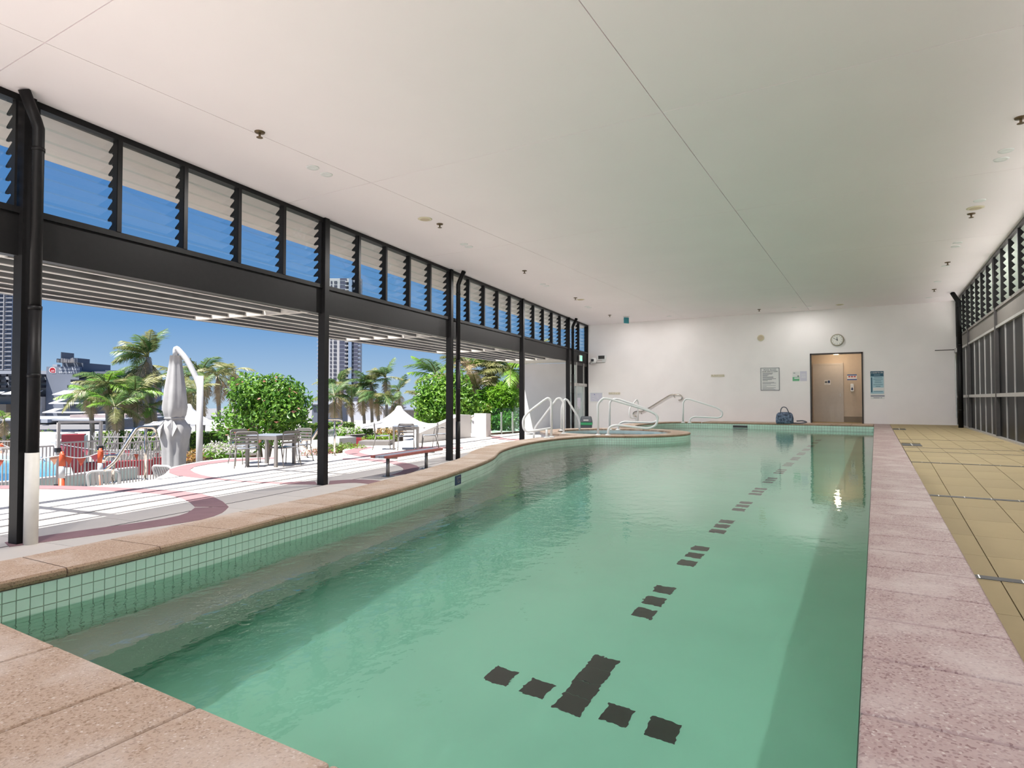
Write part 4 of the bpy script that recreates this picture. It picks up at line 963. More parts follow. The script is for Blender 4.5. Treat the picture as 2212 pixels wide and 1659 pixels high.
# ------------------------------------------------------------------ patio tables and chairs
def table_at(loc, rz, label):
    t = thing('patio_table', label, 'table', loc, rz, 'patio tables')
    w = 0.375
    bevel(MB().box(-w-0.01,w+0.01,-w-0.01,w+0.01,0.715,0.74).build('tabletop','furniture_seat',t),0.008)
    for a_,b_ in (((-1,-1),(1,-1)),((1,-1),(1,1)),((1,1),(-1,1)),((-1,1),(-1,-1))):
        MB().bar((a_[0]*w,a_[1]*w,0.675),(b_[0]*w,b_[1]*w,0.675),0.025,0.08).build('apron','furniture_grey',t)
    for sx in (-1,1):
        for sy in (-1,1): MB().box(sx*w-0.032,sx*w+0.032,sy*w-0.032,sy*w+0.032,0,0.715).build('leg','furniture_grey',t)
    return t
def make_chair(label, arms=False):
    """front faces +y"""
    t = thing('patio_chair', label, 'chair', (0,0,0), 0, 'grey slatted patio chairs')
    w = 0.235
    mb = MB(); top = []
    for i in range(9):
        x = -0.21+0.42*i/8
        for j in range(7):
            y = -0.19+0.40*j/6; top.append((x,y,0.455-0.012*math.cos(x/0.21*1.3)-0.010*math.cos((y)/0.2*1.2)))
    n0 = len(top); vs = top+[(x,y,z-0.014) for x,y,z in top]; fs = []
    for i in range(8):
        for j in range(6): k = i*7+j; fs += [(k,k+7,k+8,k+1),(n0+k+1,n0+k+8,n0+k+7,n0+k)]
    for i in range(8): k = i*7; fs += [(k,n0+k,n0+k+7,k+7),(k+6,k+13,n0+k+13,n0+k+6)]
    for j in range(6): fs += [(j,j+1,n0+j+1,n0+j),(56+j,n0+56+j,n0+57+j,57+j)]
    MB().add(vs,fs).build('seat','furniture_seat',t,True)
    MB().tube(fillet([(-w,-0.19,0.43),(-w,0.21,0.43),(w,0.21,0.43),(w,-0.19,0.43),(-w,-0.19,0.43)],0.04,3),0.012,8).build('seat_frame','furniture_grey',t,True)
    MB().tube(fillet([(-w,-0.23,0.43),(-w,-0.27,0.83),(w,-0.27,0.83),(w,-0.23,0.43)],0.07,5),0.013,8).build('back_frame','furniture_grey',t,True)
    bf = t.children[-1]
    for k in range(4):
        z = 0.80-0.075*k; y = -0.23-0.04*(z-0.43)/0.4
        MB().bar((-w+0.005,y,z-0.012),(w-0.005,y,z-0.012),0.008,0.048,(0,0.1,1)).build('back_slat','furniture_grey',bf)
    for sx in (-1,1):
        MB().tube([(sx*w,0.20,0.43),(sx*(w+0.02),0.24,0.0)],[0.013,0.011],8).build('leg','furniture_grey',t,True)
        MB().tube([(sx*w,-0.20,0.45),(sx*(w+0.02),-0.31,0.0)],[0.014,0.011],8).build('leg','furniture_grey',t,True)
        if arms: MB().tube(fillet([(sx*w,0.20,0.43),(sx*(w+0.01),0.17,0.64),(sx*(w+0.01),-0.10,0.65),(sx*w,-0.25,0.62)],0.05,4),0.012,8).build('armrest','furniture_grey',t,True)
    return t
def place(o, p, ang): o.location = p; o.rotation_euler = (0,0,ang)
c1 = (at(528,1007.5,DECK)+at(640.7,1002.5,DECK))/2
e1 = at(585.5,1009,DECK)-at(528,1007.5,DECK); r1 = math.atan2(e1.y,e1.x)
T1 = table_at(c1, r1, 'grey square patio table left of the bare column, under the flowering bush')
chA = make_chair('grey slatted chair at the left patio table, front left')
chP = make_chair('arm proto', True)
def toward(p, q): return math.atan2((q-p).y,(q-p).x)-math.pi/2
def around(cen, rz, k, d): 
    a_ = rz+k*math.pi/2; return cen+Vector((math.cos(a_),math.sin(a_),0))*d
lab1 = ['grey slatted chair at the left patio table, far right','grey slatted chair at the left patio table, far left behind another','grey slatted chair at the left patio table, near left','grey slatted chair at the left patio table, near right']
def seat_from(fa_, fb_, away):
    a_ = at(*fa_,DECK); b_ = at(*fb_,DECK); e_ = (b_-a_).normalized(); nrm = Vector((-e_.y,e_.x,0))
    if nrm.dot((a_+b_)/2) < 0: nrm = -nrm
    return (a_+b_)/2+nrm*0.30, nrm
pA, nA = seat_from((506.4,1012.4),(558,1010.4),1); pB, nB = seat_from((611.3,1009),(650.6,1004.5),1)
place(chA, pA, toward(pA,pA+nA)); chA['label'] = lab1[2]
pC = at(530,1000.5,DECK); pE = at(642,997,DECK)
for p, n_, l_ in ((pB,nB,lab1[3]),(pC,c1-pC,lab1[1]),(pE,c1-pE,lab1[0])):
    c = copy_tree(chA); place(c, p, toward(p,p+n_)); c['label'] = l_
c2 = (at(837,972,DECK)+at(914.3,967.8,DECK))/2; e2 = at(889.9,971.2,DECK)-at(837,972,DECK); r2 = math.atan2(e2.y,e2.x)
T2 = table_at(c2, r2, 'grey square patio table beyond the red bench')
lab2 = ['grey slatted chair at the far patio table, right side','grey slatted chair at the far patio table, back side','grey slatted chair at the far patio table, left side','grey slatted chair at the far patio table, front side']
for k, d_ in ((0,0.75),(2,0.72),(3,0.42)):
    c = copy_tree(chA); p = around(c2,r2,k,d_); place(c, p, toward(p,c2)); c['label'] = lab2[k]
pD = (at(935,967,DECK)+at(972,963.5,DECK))/2; place(chP, pD, toward(pD, pD-_rt+_fw*0.15)); chP['label'] = 'grey slatted armchair standing alone beside the downpipe column'
# bench
b0 = at(837.7,1029.5,DECK); b1 = at(921,1012.6,DECK)
t = thing('bench', 'backless bench with red timber edges behind the pool curb', 'bench', b0, RF)
def bl_(px,py): 
    q = at(px,py,DECK+0.45); s_,u_,_ = su(q); s0_,u0_,_ = su(b0); return s_-s0_, u_-u0_
sA = -0.30; sB = 1.93
for k in range(4):
    u_ = -0.165+0.11*k
    bevel(MB().box(sA,sB,u_-0.048,u_+0.048,0.40,0.45).build('slat','bench_red' if k in (0,3) else 'bench_top',t),0.006)
for x in (0.0,1.53):
    MB().tube([(x,0,0.008),(x,0,0.37)],0.038,12).build('leg','galv',t,True); MB().box(x-0.1,x+0.1,-0.1,0.1,0,0.008).build('foot_plate','galv',t); MB().box(x-0.04,x+0.04,-0.2,0.2,0.37,0.40).build('bearer','galv',t)
    for q in (-0.075,0.075): MB().tube([(x+q,0.06,0.008),(x+q,0.06,0.03)],0.012,6).build('bolt','galv',t)

# ------------------------------------------------------------------ terrace, stairs rails
tag(MB().box(-30,60,-6,45,-0.5,0.0).build('floor_terrace','terrace_pave',None,loc=FW(0,0,TZ),rz=RF),'paved lower terrace of the garden','floor',kind='structure')
tag(MB().box(-600,600,-300,900,-1,0).build('ground','city_ground',None,loc=(0,0,-9)),'city ground far below the terrace','ground',kind='structure')
def steel_rail(label, pix, posts, p0, dh, loc):
    t = thing('stair_handrail', label, 'handrail', loc, 0, 'stainless stair handrails')
    pts = [vplane(px,py,p0,dh)-Vector(loc) for px,py in pix]
    MB().tube(fillet(pts,0.10,5),0.03,10).build('tube','stainless',t,True)
    for (x0,y0,x1,y1) in posts:
        a_ = vplane(x0,y0,p0,dh)-Vector(loc); b_ = vplane(x1,y1,p0,dh)-Vector(loc); b_.x, b_.y = a_.x, a_.y
        MB().tube([b_,a_],0.026,10).build('post','stainless',t,True); MB().lathe([(0.03,0.02),(0.06,0.008),(0.06,0.0),(0.01,0.0)],14,tuple(b_)).build('flange','stainless',t,True)
    return t
pr_ = at(313,1036,DECK)
steel_rail('stainless stair handrail with hooked end in front of the folded umbrella', [(327,944),(336,940),(337,930),(330,923),(297,923),(247,999),(225,1016)], [(315,926,313,1036)], pr_, FD, pr_)
pr_ = at(243,1043,DECK)
steel_rail('short stainless rail end beside the white slatted chairs', [(224,1000),(226,988),(232,985),(258,985),(292,925)], [(244,987,243,1043)], pr_, (FD+FN*0.2).normalized(), pr_)
pr_ = at(722,984,DECK)
steel_rail('stainless stair handrail right of the bare column', [(731,920),(739,917),(739,909),(732,906),(700,906),(672,950)], [(723,908,722,984)], pr_, FD, pr_)
pr_ = at(663,988,DECK)
steel_rail('stainless stair handrail left of the bare column', [(660,966),(650,961),(650,952),(655,950),(674,950),(700,912)], [(663,952,663,988)], pr_, FD, pr_)
t = thing('table_stool', 'small round steel side table among the flowers', 'side table', far(502,1000,19.0).to_2d().to_3d()+Vector((0,0,TZ)), 0)
MB().lathe([(0.01,1.02),(0.22,1.02),(0.22,1.0),(0.01,1.0)],18).build('top','galv',t); MB().tube([(0,0,0),(0,0,1.0)],0.03,8).build('stem','galv',t)

# ------------------------------------------------------------------ umbrellas
def gpt(px, depth, z=TZ):
    """a spot on a level below the pixel column px at the given depth"""
    p = far(px, 862, depth); return Vector((p.x,p.y,z))
pole = gpt(432,17.0); cano = gpt(378,17.0)
k = 17.0/1325
def hz(py, depth): return HC+(862-py)*depth/1325
t = thing('cantilever_umbrella', 'folded grey cantilever umbrella tied at the waist on a white mast', 'umbrella', pole, 0)
v = cano-pole
MB().tube([(0,0,0),(0,0,hz(812,17)-TZ)],0.085,14).build('mast','canvas_white',t,True)
MB().tube(fillet([Vector((0,0,hz(875,17)-TZ)),Vector((0,0,hz(832,17)-TZ))-v*0.0+Vector((0,0,0)),v*0.55+Vector((0,0,hz(775,17)-TZ)),v+Vector((0,0,hz(749,17)-TZ)),v+Vector((0,0,hz(770,17)-TZ))],0.25,5),0.075,12).build('arm','canvas_white',t,True)
mb = MB(); prof = [(768,0.15),(790,0.18),(840,0.28),(880,0.33),(897,0.29),(904,0.23),(912,0.28),(925,0.37),(945,0.35),(975,0.29),(1012,0.28)]
NSG = 28
for i,(py,r_) in enumerate(prof):
    for j in range(NSG):
        a_ = 2*math.pi*j/NSG; f_ = 1+0.11*math.sin(a_*7+i*0.25)+0.05*math.sin(a_*3+i*0.8)
        if i >= 7: f_ *= 1+0.12*math.sin(a_*2+0.6)
        mb.v.append((v.x+r_*f_*math.cos(a_)*0.92, v.y+r_*f_*math.sin(a_)*0.92, hz(py,17)-TZ))
    if i:
        for j in range(NSG): mb.f.append(((i-1)*NSG+j,(i-1)*NSG+(j+1)%NSG,i*NSG+(j+1)%NSG,i*NSG+j)); mb.mi.append(0)
mb.f.append(tuple(range(NSG))); mb.mi.append(0)
mb.build('canopy','canvas_grey',t,True)
zz = hz(903,17)-TZ
MB().tube([(v.x+0.24*math.cos(R(a_)),v.y+0.24*math.sin(R(a_)),zz) for a_ in range(0,361,24)],0.025,6,False).build('tie_strap','canvas_grey',t)
for a_, zt, r_, sz in ((215,0.0,0.33,0.36),(262,-0.05,0.36,0.30),(320,0.02,0.32,0.30)):
    c_ = Vector((v.x+r_*math.cos(R(a_)),v.y+r_*math.sin(R(a_)),zz-0.25+zt)); o_ = Vector((-math.sin(R(a_)),math.cos(R(a_)),0)); n_ = Vector((math.cos(R(a_)),math.sin(R(a_)),0))
    MB().add([c_+Vector((0,0,sz*0.6))-n_*0.08, c_-o_*sz*0.4+n_*0.05, c_-Vector((0,0,sz*0.9))+n_*0.02, c_+o_*sz*0.4+n_*0.05],[(0,1,2,3)]).build('canvas_fold','canvas_white',t)
MB().box(v.x-0.5,0.5,-0.4,0.4,0,0.06).build('base','plastic_greyw',t)
def tent_umbrella(px, depth, ptop, peave, half, label):
    base = gpt(px,depth); zt = hz(ptop,depth)-TZ; ze = hz(peave,depth)-TZ
    t = thing('square_umbrella', label, 'umbrella', base, TH+R(14), 'white pointed umbrellas'); mb = MB(); n_ = 16; rr = [0.0,0.06,0.12,0.22,0.36,0.55,0.78,1.0]
    for i,r_ in enumerate(rr):
        for j in range(32):
            a_ = 2*math.pi*j/32; sq = 1/max(abs(math.cos(a_)),abs(math.sin(a_))); d_ = half*r_*(1+(sq-1)*r_)
            sag = 1-abs(math.sin(2*a_))
            hgt = ze+(zt-ze)*(1-r_)**2.0+(0.12*sag*r_**2); mb.v.append((d_*math.cos(a_),d_*math.sin(a_),hgt if i > 1 else zt-0.02*i))
        if i:
            for j in range(32): mb.f.append(((i-1)*32+j,(i-1)*32+(j+1)%32,i*32+(j+1)%32,i*32+j)); mb.mi.append(0)
    mb.build('canopy','canvas_white',t,True); MB().tube([(0,0,0),(0,0,zt-0.05)],0.05,10).build('pole','canvas_white',t,True); MB().lathe([(0.01,0.0),(0.35,0.0),(0.35,0.08),(0.05,0.1)],18).build('base','planter_grey',t)
    for k_ in range(4): a_ = R(45+90*k_); MB().bar((0,0,ze+0.35),(half*1.35*math.cos(a_),half*1.35*math.sin(a_),ze+0.03),0.03,0.03).build('rib','canvas_white',t)
tent_umbrella(408, 26, 872, 916, 1.35, 'white pointed umbrella behind the folded grey one')
tent_umbrella(862, 25.5, 876, 921, 1.55, 'white pointed umbrella behind the far patio table')

# ------------------------------------------------------------------ barrier posts, bunting, gate, fences
def bollard(px, depth, ptop, label):
    b = gpt(px,depth); h = hz(ptop,depth)-TZ; t = thing('barrier_post', label, 'barrier post', b, 0, 'orange and white barrier posts')
    r_ = 0.075
    MB().lathe([(0.16,0.0),(0.16,0.05),(r_,0.09),(r_,h*0.42)],14).build('lower_body','orange',t,True); MB().lathe([(r_,h*0.42),(r_,h*0.68)],14).build('reflective_sleeve','plastic_white',t,True)
    MB().lathe([(r_,h*0.68),(r_,h*0.9),(r_*0.7,h*0.93),(r_*0.5,h)],14).build('upper_body','orange',t,True)
    MB().tube([(-r_*1.3,0,h*0.93),(r_*1.3,0,h*0.93)],r_*0.45,8).build('handle','orange',t,True); return b+Vector((0,0,h*0.92))
B1 = bollard(136.5,16.9,975,'orange and white barrier post before the red wall'); B2 = bollard(219,17.5,968,'orange and white barrier post beside the stair rail')
B3 = bollard(400,21.5,955,'orange and white barrier post behind the folded umbrella'); B4 = bollard(6,29,957,'distant orange and white barrier post at the left edge'); B5 = gpt(-60,16.0,hz(985,16.0))
def bunting(a, b, n, cols, label, sag=0.12):
    t = thing('bunting', label, 'bunting', a, 0, 'flag bunting lines'); d_ = b-a; pts = [d_*(i/16)-Vector((0,0,sag*math.sin(math.pi*i/16))) for i in range(17)]
    MB().tube(pts,0.012,5).build('cord','plastic_white',t)
    for i in range(n):
        f_ = (i+0.5)/n; c_ = d_*f_-Vector((0,0,sag*math.sin(math.pi*f_))); e_ = d_.normalized()
        MB().add([c_-e_*0.11,c_+e_*0.11,c_-Vector((0,0,0.24))+e_*rnd.uniform(-0.05,0.05)+Vector((0.03,0.02,0)),c_-e_*0.11+Vector((0.004,0.004,0)),c_+e_*0.11+Vector((0.004,0.004,0))],[(0,2,1)]).build('flag',cols[i%len(cols)],t)
bunting(B5,B1,5,['flag_peach','flag_orange'],'orange flag bunting left of the first barrier post'); bunting(B1,B2,3,['flag_orange','flag_orange','flag_pink'],'orange flag bunting between the two barrier posts')
bunting(B2,B3+Vector((0,0,-0.1)),4,['flag_pink','flag_orange'],'pink flag bunting right of the second barrier post'); bunting(gpt(112,19.5,hz(955,19.5)),gpt(300,20.5,hz(970,20.5)),4,['flag_pink'],'pink flag bunting hung along the bar fence')
bunting(B4,gpt(125,22,hz(985,22)),5,['flag_peach','flag_pink'],'faded peach flag bunting across the far pool edge')
# gate frame
ga = gpt(127.5,17.6); gb = gpt(219,18.3)
t = thing('pool_gate', 'tall white gate frame in front of the red wall', 'gate', ga, 0); d_ = gb-ga; ht = hz(910,18.6)-TZ
MB().bar((0,0,0),(0,0,ht),0.07,0.07).build('post','fence_bar',t); MB().bar(d_,d_+Vector((0,0,ht)),0.07,0.07).build('post','fence_bar',t); MB().bar((0,0,ht),d_+Vector((0,0,ht)),0.07,0.06).build('lintel','fence_bar',t)
MB().bar(d_+Vector((-0.08,0,hz(960,19)-TZ)),d_+Vector((-0.08,0,hz(925,19)-TZ)),0.035,0.035).build('latch_rod','gate_black',t); 
for q in (Vector((0,0,hz(966,18.6)-TZ)),d_+Vector((0,0,hz(966,18.6)-TZ)),Vector((0,0,hz(1040,18.6)-TZ))): MB().box(q.x-0.09,q.x+0.05,q.y-0.06,q.y+0.06,q.z-0.06,q.z+0.06).build('hinge','gate_black',t)
def bar_fence(a, b, h0, h1, n, label, ends=True):
    t = thing('bar_fence', label, 'fence', a, 0, 'white vertical bar fences'); d_ = b-a
    MB().bar((0,0,h0),d_+Vector((0,0,h1)),0.045,0.045).build('top_rail','fence_bar',t); MB().bar((0,0,0.1),d_+Vector((0,0,0.1)),0.035,0.035).build('bottom_rail','fence_bar',t)
    me = MB().box(-0.012,0.012,-0.012,0.012,0.1,1.0).mesh('bar','fence_bar')
    for i in range(n):
        f_ = i/(n-1); h = h0+(h1-h0)*f_; o = link('bar',me,t,d_*f_); o.scale = (1,1,(h)/1.0)
bar_fence(gpt(131,17.65),gpt(216,18.25),hz(957,17.6)-TZ,hz(952,18.2)-TZ,12,'white bar gate leaf in front of the red wall')
bar_fence(gpt(230,18.4),gpt(352,19.6),hz(959,18.4)-TZ,hz(952,19.6)-TZ,20,'white bar fence between the gate and the folded umbrella')
bar_fence(gpt(70,17.2),gpt(118,17.5),hz(966,17.2)-TZ,hz(963,17.5)-TZ,7,'white bar fence left of the tall gate frame')
bar_fence(gpt(-80,16.6),gpt(24,16.8),hz(967,16.6)-TZ,hz(967,16.8)-TZ,14,'white bar fence at the left edge of the picture')
bar_fence(gpt(-40,30),gpt(118,30),hz(953,30)-TZ,hz(953,30)-TZ,28,'distant white bar fence beyond the blue pool')
# stick fence
sa = gpt(205,23.5); sb = gpt(352,23.5); t = thing('stick_fence', 'fence of randomly slanted pale sticks before the hedge', 'fence', sa, 0); d_ = sb-sa
for z in (0.9, 0.25): MB().bar((0,0,z+0.35),d_+Vector((0,0,z+0.35)),0.03,0.04).build('rail','fence_bar',t)
for i in range(44):
    f_ = i/43; c_ = d_*f_; e_ = d_.normalized(); tl = rnd.choice((0,0,0.18,-0.18,0.35,-0.35)); h = rnd.uniform(1.25,1.55)
    MB().bar(c_-e_*tl+Vector((0,0.02*(i%3),0)),c_+e_*tl+Vector((0,0.02*(i%3),h)),0.025,0.025).build('stick','fence_bar',t)
# red wall
ra = gpt(134,20.6); rb_ = gpt(183,20.9); d_ = (rb_-ra); an = math.atan2(d_.y,d_.x); hh = hz(939,20.7)-TZ
t = thing('red_wall', 'tall red rendered pool wall with a low red ledge', 'wall', ra, an)
MB().box(0,d_.length,0,0.5,0,hh).build('pillar','red_render',t); MB().box(d_.length,d_.length+0.06,0.02,0.48,0.1,hh-0.04).build('side_panel','mint_pale',t); MB().box(d_.length,d_.length+2.0,0.1,0.5,0,hz(1001,20.8)-TZ).build('ledge','red_render',t)
MB().box(d_.length+2.0,d_.length+3.6,0.5,0.8,0,hz(998,20.8)-TZ).build('ledge','red_render',t)
for i in range(9): MB().box(d_.length+2.05+0.18*i,d_.length+2.17+0.18*i,0.19,0.2,hz(1010,20.8)-TZ,hz(1004,20.8)-TZ).build('red_tile','red_render',t)
# outdoor pool
p0_ = gpt(-60,16.4); p1_ = gpt(150,18.5); p2_ = gpt(210,19.5); p3_ = gpt(300,20.8); 
t = thing('outdoor_pool', 'raised outdoor pool with mint tiles and bright blue water', 'pool', (0,0,0))
def wall_seg(a,b,z0,z1,th,nm,mt):
    e_ = (b-a).normalized(); n_ = Vector((-e_.y,e_.x,0)); q = [a,b,b+n_*th,a+n_*th]; MB().prism([(x.x,x.y) for x in q],z0,z1).build(nm,mt,t)
ze = -1.4
for a_,b_ in ((p0_,p1_),(p1_,p2_),(p2_,p3_)):
    wall_seg(a_,b_,TZ,ze-0.05,0.25,'tiled_wall','mint_pale'); wall_seg(a_,b_,ze-0.05,ze,0.3,'edge_coping','plastic_white')
q = [gpt(-200,16.0),gpt(122,18.4),gpt(124,23.5),gpt(-200,27)]; MB().add([(x.x,x.y,ze-0.10) for x in q],[(0,1,2,3)]).build('water','pool_blue',t)
q = [gpt(-200,16.0),gpt(100,18.2),gpt(70,19.6),gpt(-200,20.0)]; MB().add([(x.x,x.y,ze-0.085) for x in q],[(0,1,2,3)]).build('deep_water','pool_deep',t)
wall_seg(gpt(-200,27),gpt(126,23.5),TZ,ze+0.05,0.5,'far_edge','plastic_white')
wall_seg(gpt(124,23.6),gpt(126,18.8),TZ,ze,0.4,'side_edge','mint_pale')
for i in range(3):
    wall_seg(gpt(60,27+i*1.3),gpt(122,25.5+i*1.3),TZ,ze+0.25+0.22*i,0.9,'pool_step','plastic_white')
# white slatted pool chairs seen over the deck edge
def slat_chair(p, rz, label, group='white slatted pool chairs'):
    t = thing('pool_chair', label, 'chair', p, rz, group); hb = 0.95
    MB().tube(fillet([(-0.30,0.0,0.37),(-0.34,-0.22,hb),(0.34,-0.22,hb),(0.30,0.0,0.37)],0.16,6),0.03,8).build('back_frame','plastic_white',t,True)
    for i in range(6): x = -0.22+0.088*i; MB().bar((x*0.9,0.0,0.38),(x,-0.22,hb-0.02),0.055,0.018,(0,1,0)).build('back_slat','plastic_greyw',t)
    bevel(MB().box(-0.29,0.29,0.0,0.5,0.36,0.40).build('seat','plastic_white',t),0.01)
    for sx in (-1,1):
        for y in (0.04,0.46): MB().tube([(sx*0.25,y,0.37),(sx*0.29,y+(0.05 if y > 0.2 else -0.1),0)],0.022,8).build('leg','plastic_white',t,True)
    return t
fa = math.atan2(_fw.y,_fw.x)-math.pi/2
def chair_on_terrace(px, ptop, depth, rz, lab):
    g = gpt(px,depth); top = hz(ptop,depth); t = slat_chair(Vector((g.x,g.y,TZ)), rz, lab); return t
chair_on_terrace(229,1017,15.2,fa+R(25),'white slatted chair back rising over the deck edge, left one'); chair_on_terrace(366,1003,16.3,fa+R(-20),'white slatted chair back half hidden by the pink deck edge')
t = thing('sun_lounger', 'white sun lounger behind the bare column', 'lounger', gpt(672,19.5), RF+R(20))
MB().box(-0.3,0.3,-0.9,0.3,0.88,0.96).build('bed','plastic_white',t); MB().bar((0,0.3,0.92),(0,0.75,1.3),0.6,0.06).build('backrest','plastic_white',t)
for sx in (-0.25,0.25):
    for y in (-0.8,0.2): MB().bar((sx,y,0),(sx,y,0.88),0.07,0.07).build('leg','plastic_white',t)
t = thing('wicker_chair', 'low white wicker chair by the box planter', 'chair', at(832,966,DECK)+FN*1.9, RF); t.location.z = DECK
MB().box(-0.45,0.45,-0.4,0.4,0.05,0.28).build('seat','plastic_white',t); 
for i in range(12): MB().bar((-0.45+0.08*i,0.4,0.25),(-0.45+0.08*i,0.5,0.5),0.04,0.015,(0,1,0)).build('back_slat','plastic_greyw',t)
MB().bar((-0.47,0.5,0.5),(0.45,0.5,0.5),0.05,0.05).build('back_rail','plastic_white',t)

# ------------------------------------------------------------------ white garden walls, glass fence
def vwall(name, label, pts_b, tops, th, mt, kind='structure'):
    """upright slab: base pixels on the deck, top pixel rows above them"""
    P = [at(x,y,DECK) for x,y in pts_b]; Z = []
    for (x,y),p,ty in zip(pts_b,P,tops): dep = (p-Vector((0,0,HC))).dot(Vector((_fw.x,_fw.y,0)).normalized()); Z.append(hz(ty,dep))
    e_ = (P[1]-P[0]).normalized(); n_ = Vector((-e_.y,e_.x,0))*th; mb = MB()
    vs = [P[0],P[1],P[1]+n_,P[0]+n_]; zs = [Z[0],Z[1],Z[1],Z[0]]
    mb.add([(p.x,p.y,DECK) for p in vs]+[(p.x,p.y,z) for p,z in zip(vs,zs)],[(0,3,2,1),(4,5,6,7),(0,1,5,4),(1,2,6,5),(2,3,7,6),(3,0,4,7)])
    return tag(mb.build(name, mt), label, 'wall', kind=kind)
vwall('wall_ramp','white sloping ramp wall in the garden',[(905,957),(994,947)],[936,897],0.25,'white_render')
vwall('wall_pier','square white garden pier by the downpipe column',[(994,947),(1017,945.5)],[896,896],0.7,'white_render')
vwall('wall_garden','low white garden wall with a hooked rail',[(1018,942),(1050,942)],[897,893],0.2,'white_render')
vwall('wall_pier_2','narrow white garden pier beside the glass fence',[(1050,944),(1060,943)],[893,893],0.6,'white_render')
pj = at(1035,942,DECK)
t = thing('hook_rail_bar', 'short hooked steel rail on the low garden wall', 'handrail', pj, 0)
def lp_(px,py): return vplane(px,py,pj-_fw.to_2d().to_3d()*0.25,Vector((1,0,0)))-pj
MB().tube(fillet([lp_(1017,905),lp_(1026,896),lp_(1050,896),lp_(1052,902),lp_(1046,907)],0.1,4),0.025,8).build('tube','stainless',t,True); MB().tube(fillet([lp_(1031,897),lp_(1031,915),lp_(1034,919),lp_(1036,915)],0.08,4),0.025,8).build('drop_post','stainless',t,True)
gl = [at(1061,939.5,DECK),at(1083,938,DECK),at(1107,936,DECK),at(1130,934,DECK)]
t = thing('glass_fence', 'frameless green glass fence with steel posts', 'fence', (0,0,0))
for a_,b_ in zip(gl[:-1],gl[1:]):
    e_ = (b_-a_).normalized(); n_ = Vector((-e_.y,e_.x,0))*0.012; q = [a_+e_*0.06,b_-e_*0.06,b_-e_*0.06+n_,a_+e_*0.06+n_]; MB().prism([(x.x,x.y) for x in q],DECK+0.08,DECK+1.18).build('glass_panel','fence_glass',t)
for q in gl[1:]: MB().box(q.x-0.03,q.x+0.03,q.y-0.03,q.y+0.03,DECK,DECK+1.0).build('post','alu',t)
tag(MB().prism([(x.x,x.y) for x in (gl[0],gl[1],gl[2],gl[3],gl[3]+FN*0.4,gl[2]+FN*0.4,gl[1]+FN*0.4,gl[0]+FN*0.4)][::1],DECK-0.1,DECK+0.06).build('trim_5','soil'),'brown garden bed edge under the glass fence','garden bed',kind='structure')

# ------------------------------------------------------------------ planting
def leaf_cloud(mb, cen, rad, n, size, rng, mi_fn=None, shell=0.0, up=0.3, aspect=0.42, flat=None):
    for _ in range(n):
        while True:
            d = Vector((rng.uniform(-1,1),rng.uniform(-1,1),rng.uniform(-1,1)))
            if 0.05 < d.length <= 1: break
        r_ = d.length; 
        if r_ < shell: d = d/r_*(shell+(1-shell)*rng.random())
        if flat and d.z < flat: continue
        p = Vector((cen[0]+d.x*rad[0],cen[1]+d.y*rad[1],cen[2]+d.z*rad[2]))
        out = (d.normalized()+Vector((rng.gauss(0,0.5),rng.gauss(0,0.5),up+rng.gauss(0,0.5)))).normalized()
        t_ = out.orthogonal().normalized(); t_ = (Matrix.Rotation(rng.uniform(0,6.28),3,out) @ t_)
        ax = (t_+out*rng.uniform(-0.1,0.7)).normalized(); sd = ax.cross(out).normalized()
        L = size*rng.uniform(0.7,1.3); w = L*aspect
        mb.add([p,p+ax*L*0.5+sd*w*0.5+out*L*0.06,p+ax*L-out*L*0.08,p+ax*L*0.5-sd*w*0.5+out*L*0.06],[(0,1,2,3)],mi_fn(d,rng) if mi_fn else 0)
def lumps(cen, rad, k, rng, f=0.5):
    L = []
    for _ in range(k):
        a_ = rng.uniform(0,6.28); e_ = rng.uniform(-0.35,1.0); c_ = math.sqrt(max(0,1-e_*e_))
        L.append(((cen[0]+rad[0]*0.62*c_*math.cos(a_),cen[1]+rad[1]*0.62*c_*math.sin(a_),cen[2]+rad[2]*0.62*e_),tuple(r_*f*rng.uniform(0.8,1.15) for r_ in rad)))
    return L
def shrub(name, label, px, py_top, py_bot, depth, half_px, mats, n, size, seed, group=None, stem=True, mi_fn=None, lump=9, zbase=TZ, cat='shrub', aspect=0.42):
    rng = random.Random(seed); g = gpt(px,depth,zbase); zt = hz(py_top,depth); zb = max(zbase,hz(py_bot,depth)); rx = half_px*depth/1325; rz_h = (zt-zb)/2
    t = thing(name, label, cat, g, 0, group); c_ = (0,0,(zt+zb)/2-zbase); rad = (rx,rx*0.85,rz_h); mb = MB()
    for cc, rr in lumps(c_, rad, lump, rng): leaf_cloud(mb, cc, rr, n//lump, size, rng, mi_fn, 0.35, aspect=aspect)
    leaf_cloud(mb, c_, (rad[0]*0.8,rad[1]*0.8,rad[2]*0.85), n//4, size, rng, mi_fn, aspect=aspect)
    mb.build('foliage', mats, t)
    if stem:
        for k in range(4):
            a_ = k*1.6+seed; MB().tube([(0.1*math.cos(a_),0.1*math.sin(a_),0),(rx*0.25*math.cos(a_),rx*0.25*math.sin(a_),c_[2]*0.8),(rx*0.45*math.cos(a_),rx*0.45*math.sin(a_),c_[2]+rz_h*0.3)],[0.06,0.05,0.02],7).build('stem','bark',t,True)
    return t
def flo(frac, mi): return lambda d, r_: mi if (r_.random() < frac and d.length > 0.6) else (0 if r_.random() < 0.7 else 1)
shrub('frangipani_bush','large round bush with pink blossoms behind the left patio table',572,812,985,23.5,104,['leaf_green','leaf_bright','petal_pink'],7000,0.21,3,mi_fn=flo(0.018,2),lump=12)
shrub('garden_tree','tall light green leafy tree behind the downpipe column',965,800,945,30.0,72,['leaf_bright','leaf_green'],5200,0.24,5,lump=10,cat='tree',mi_fn=flo(0,1))
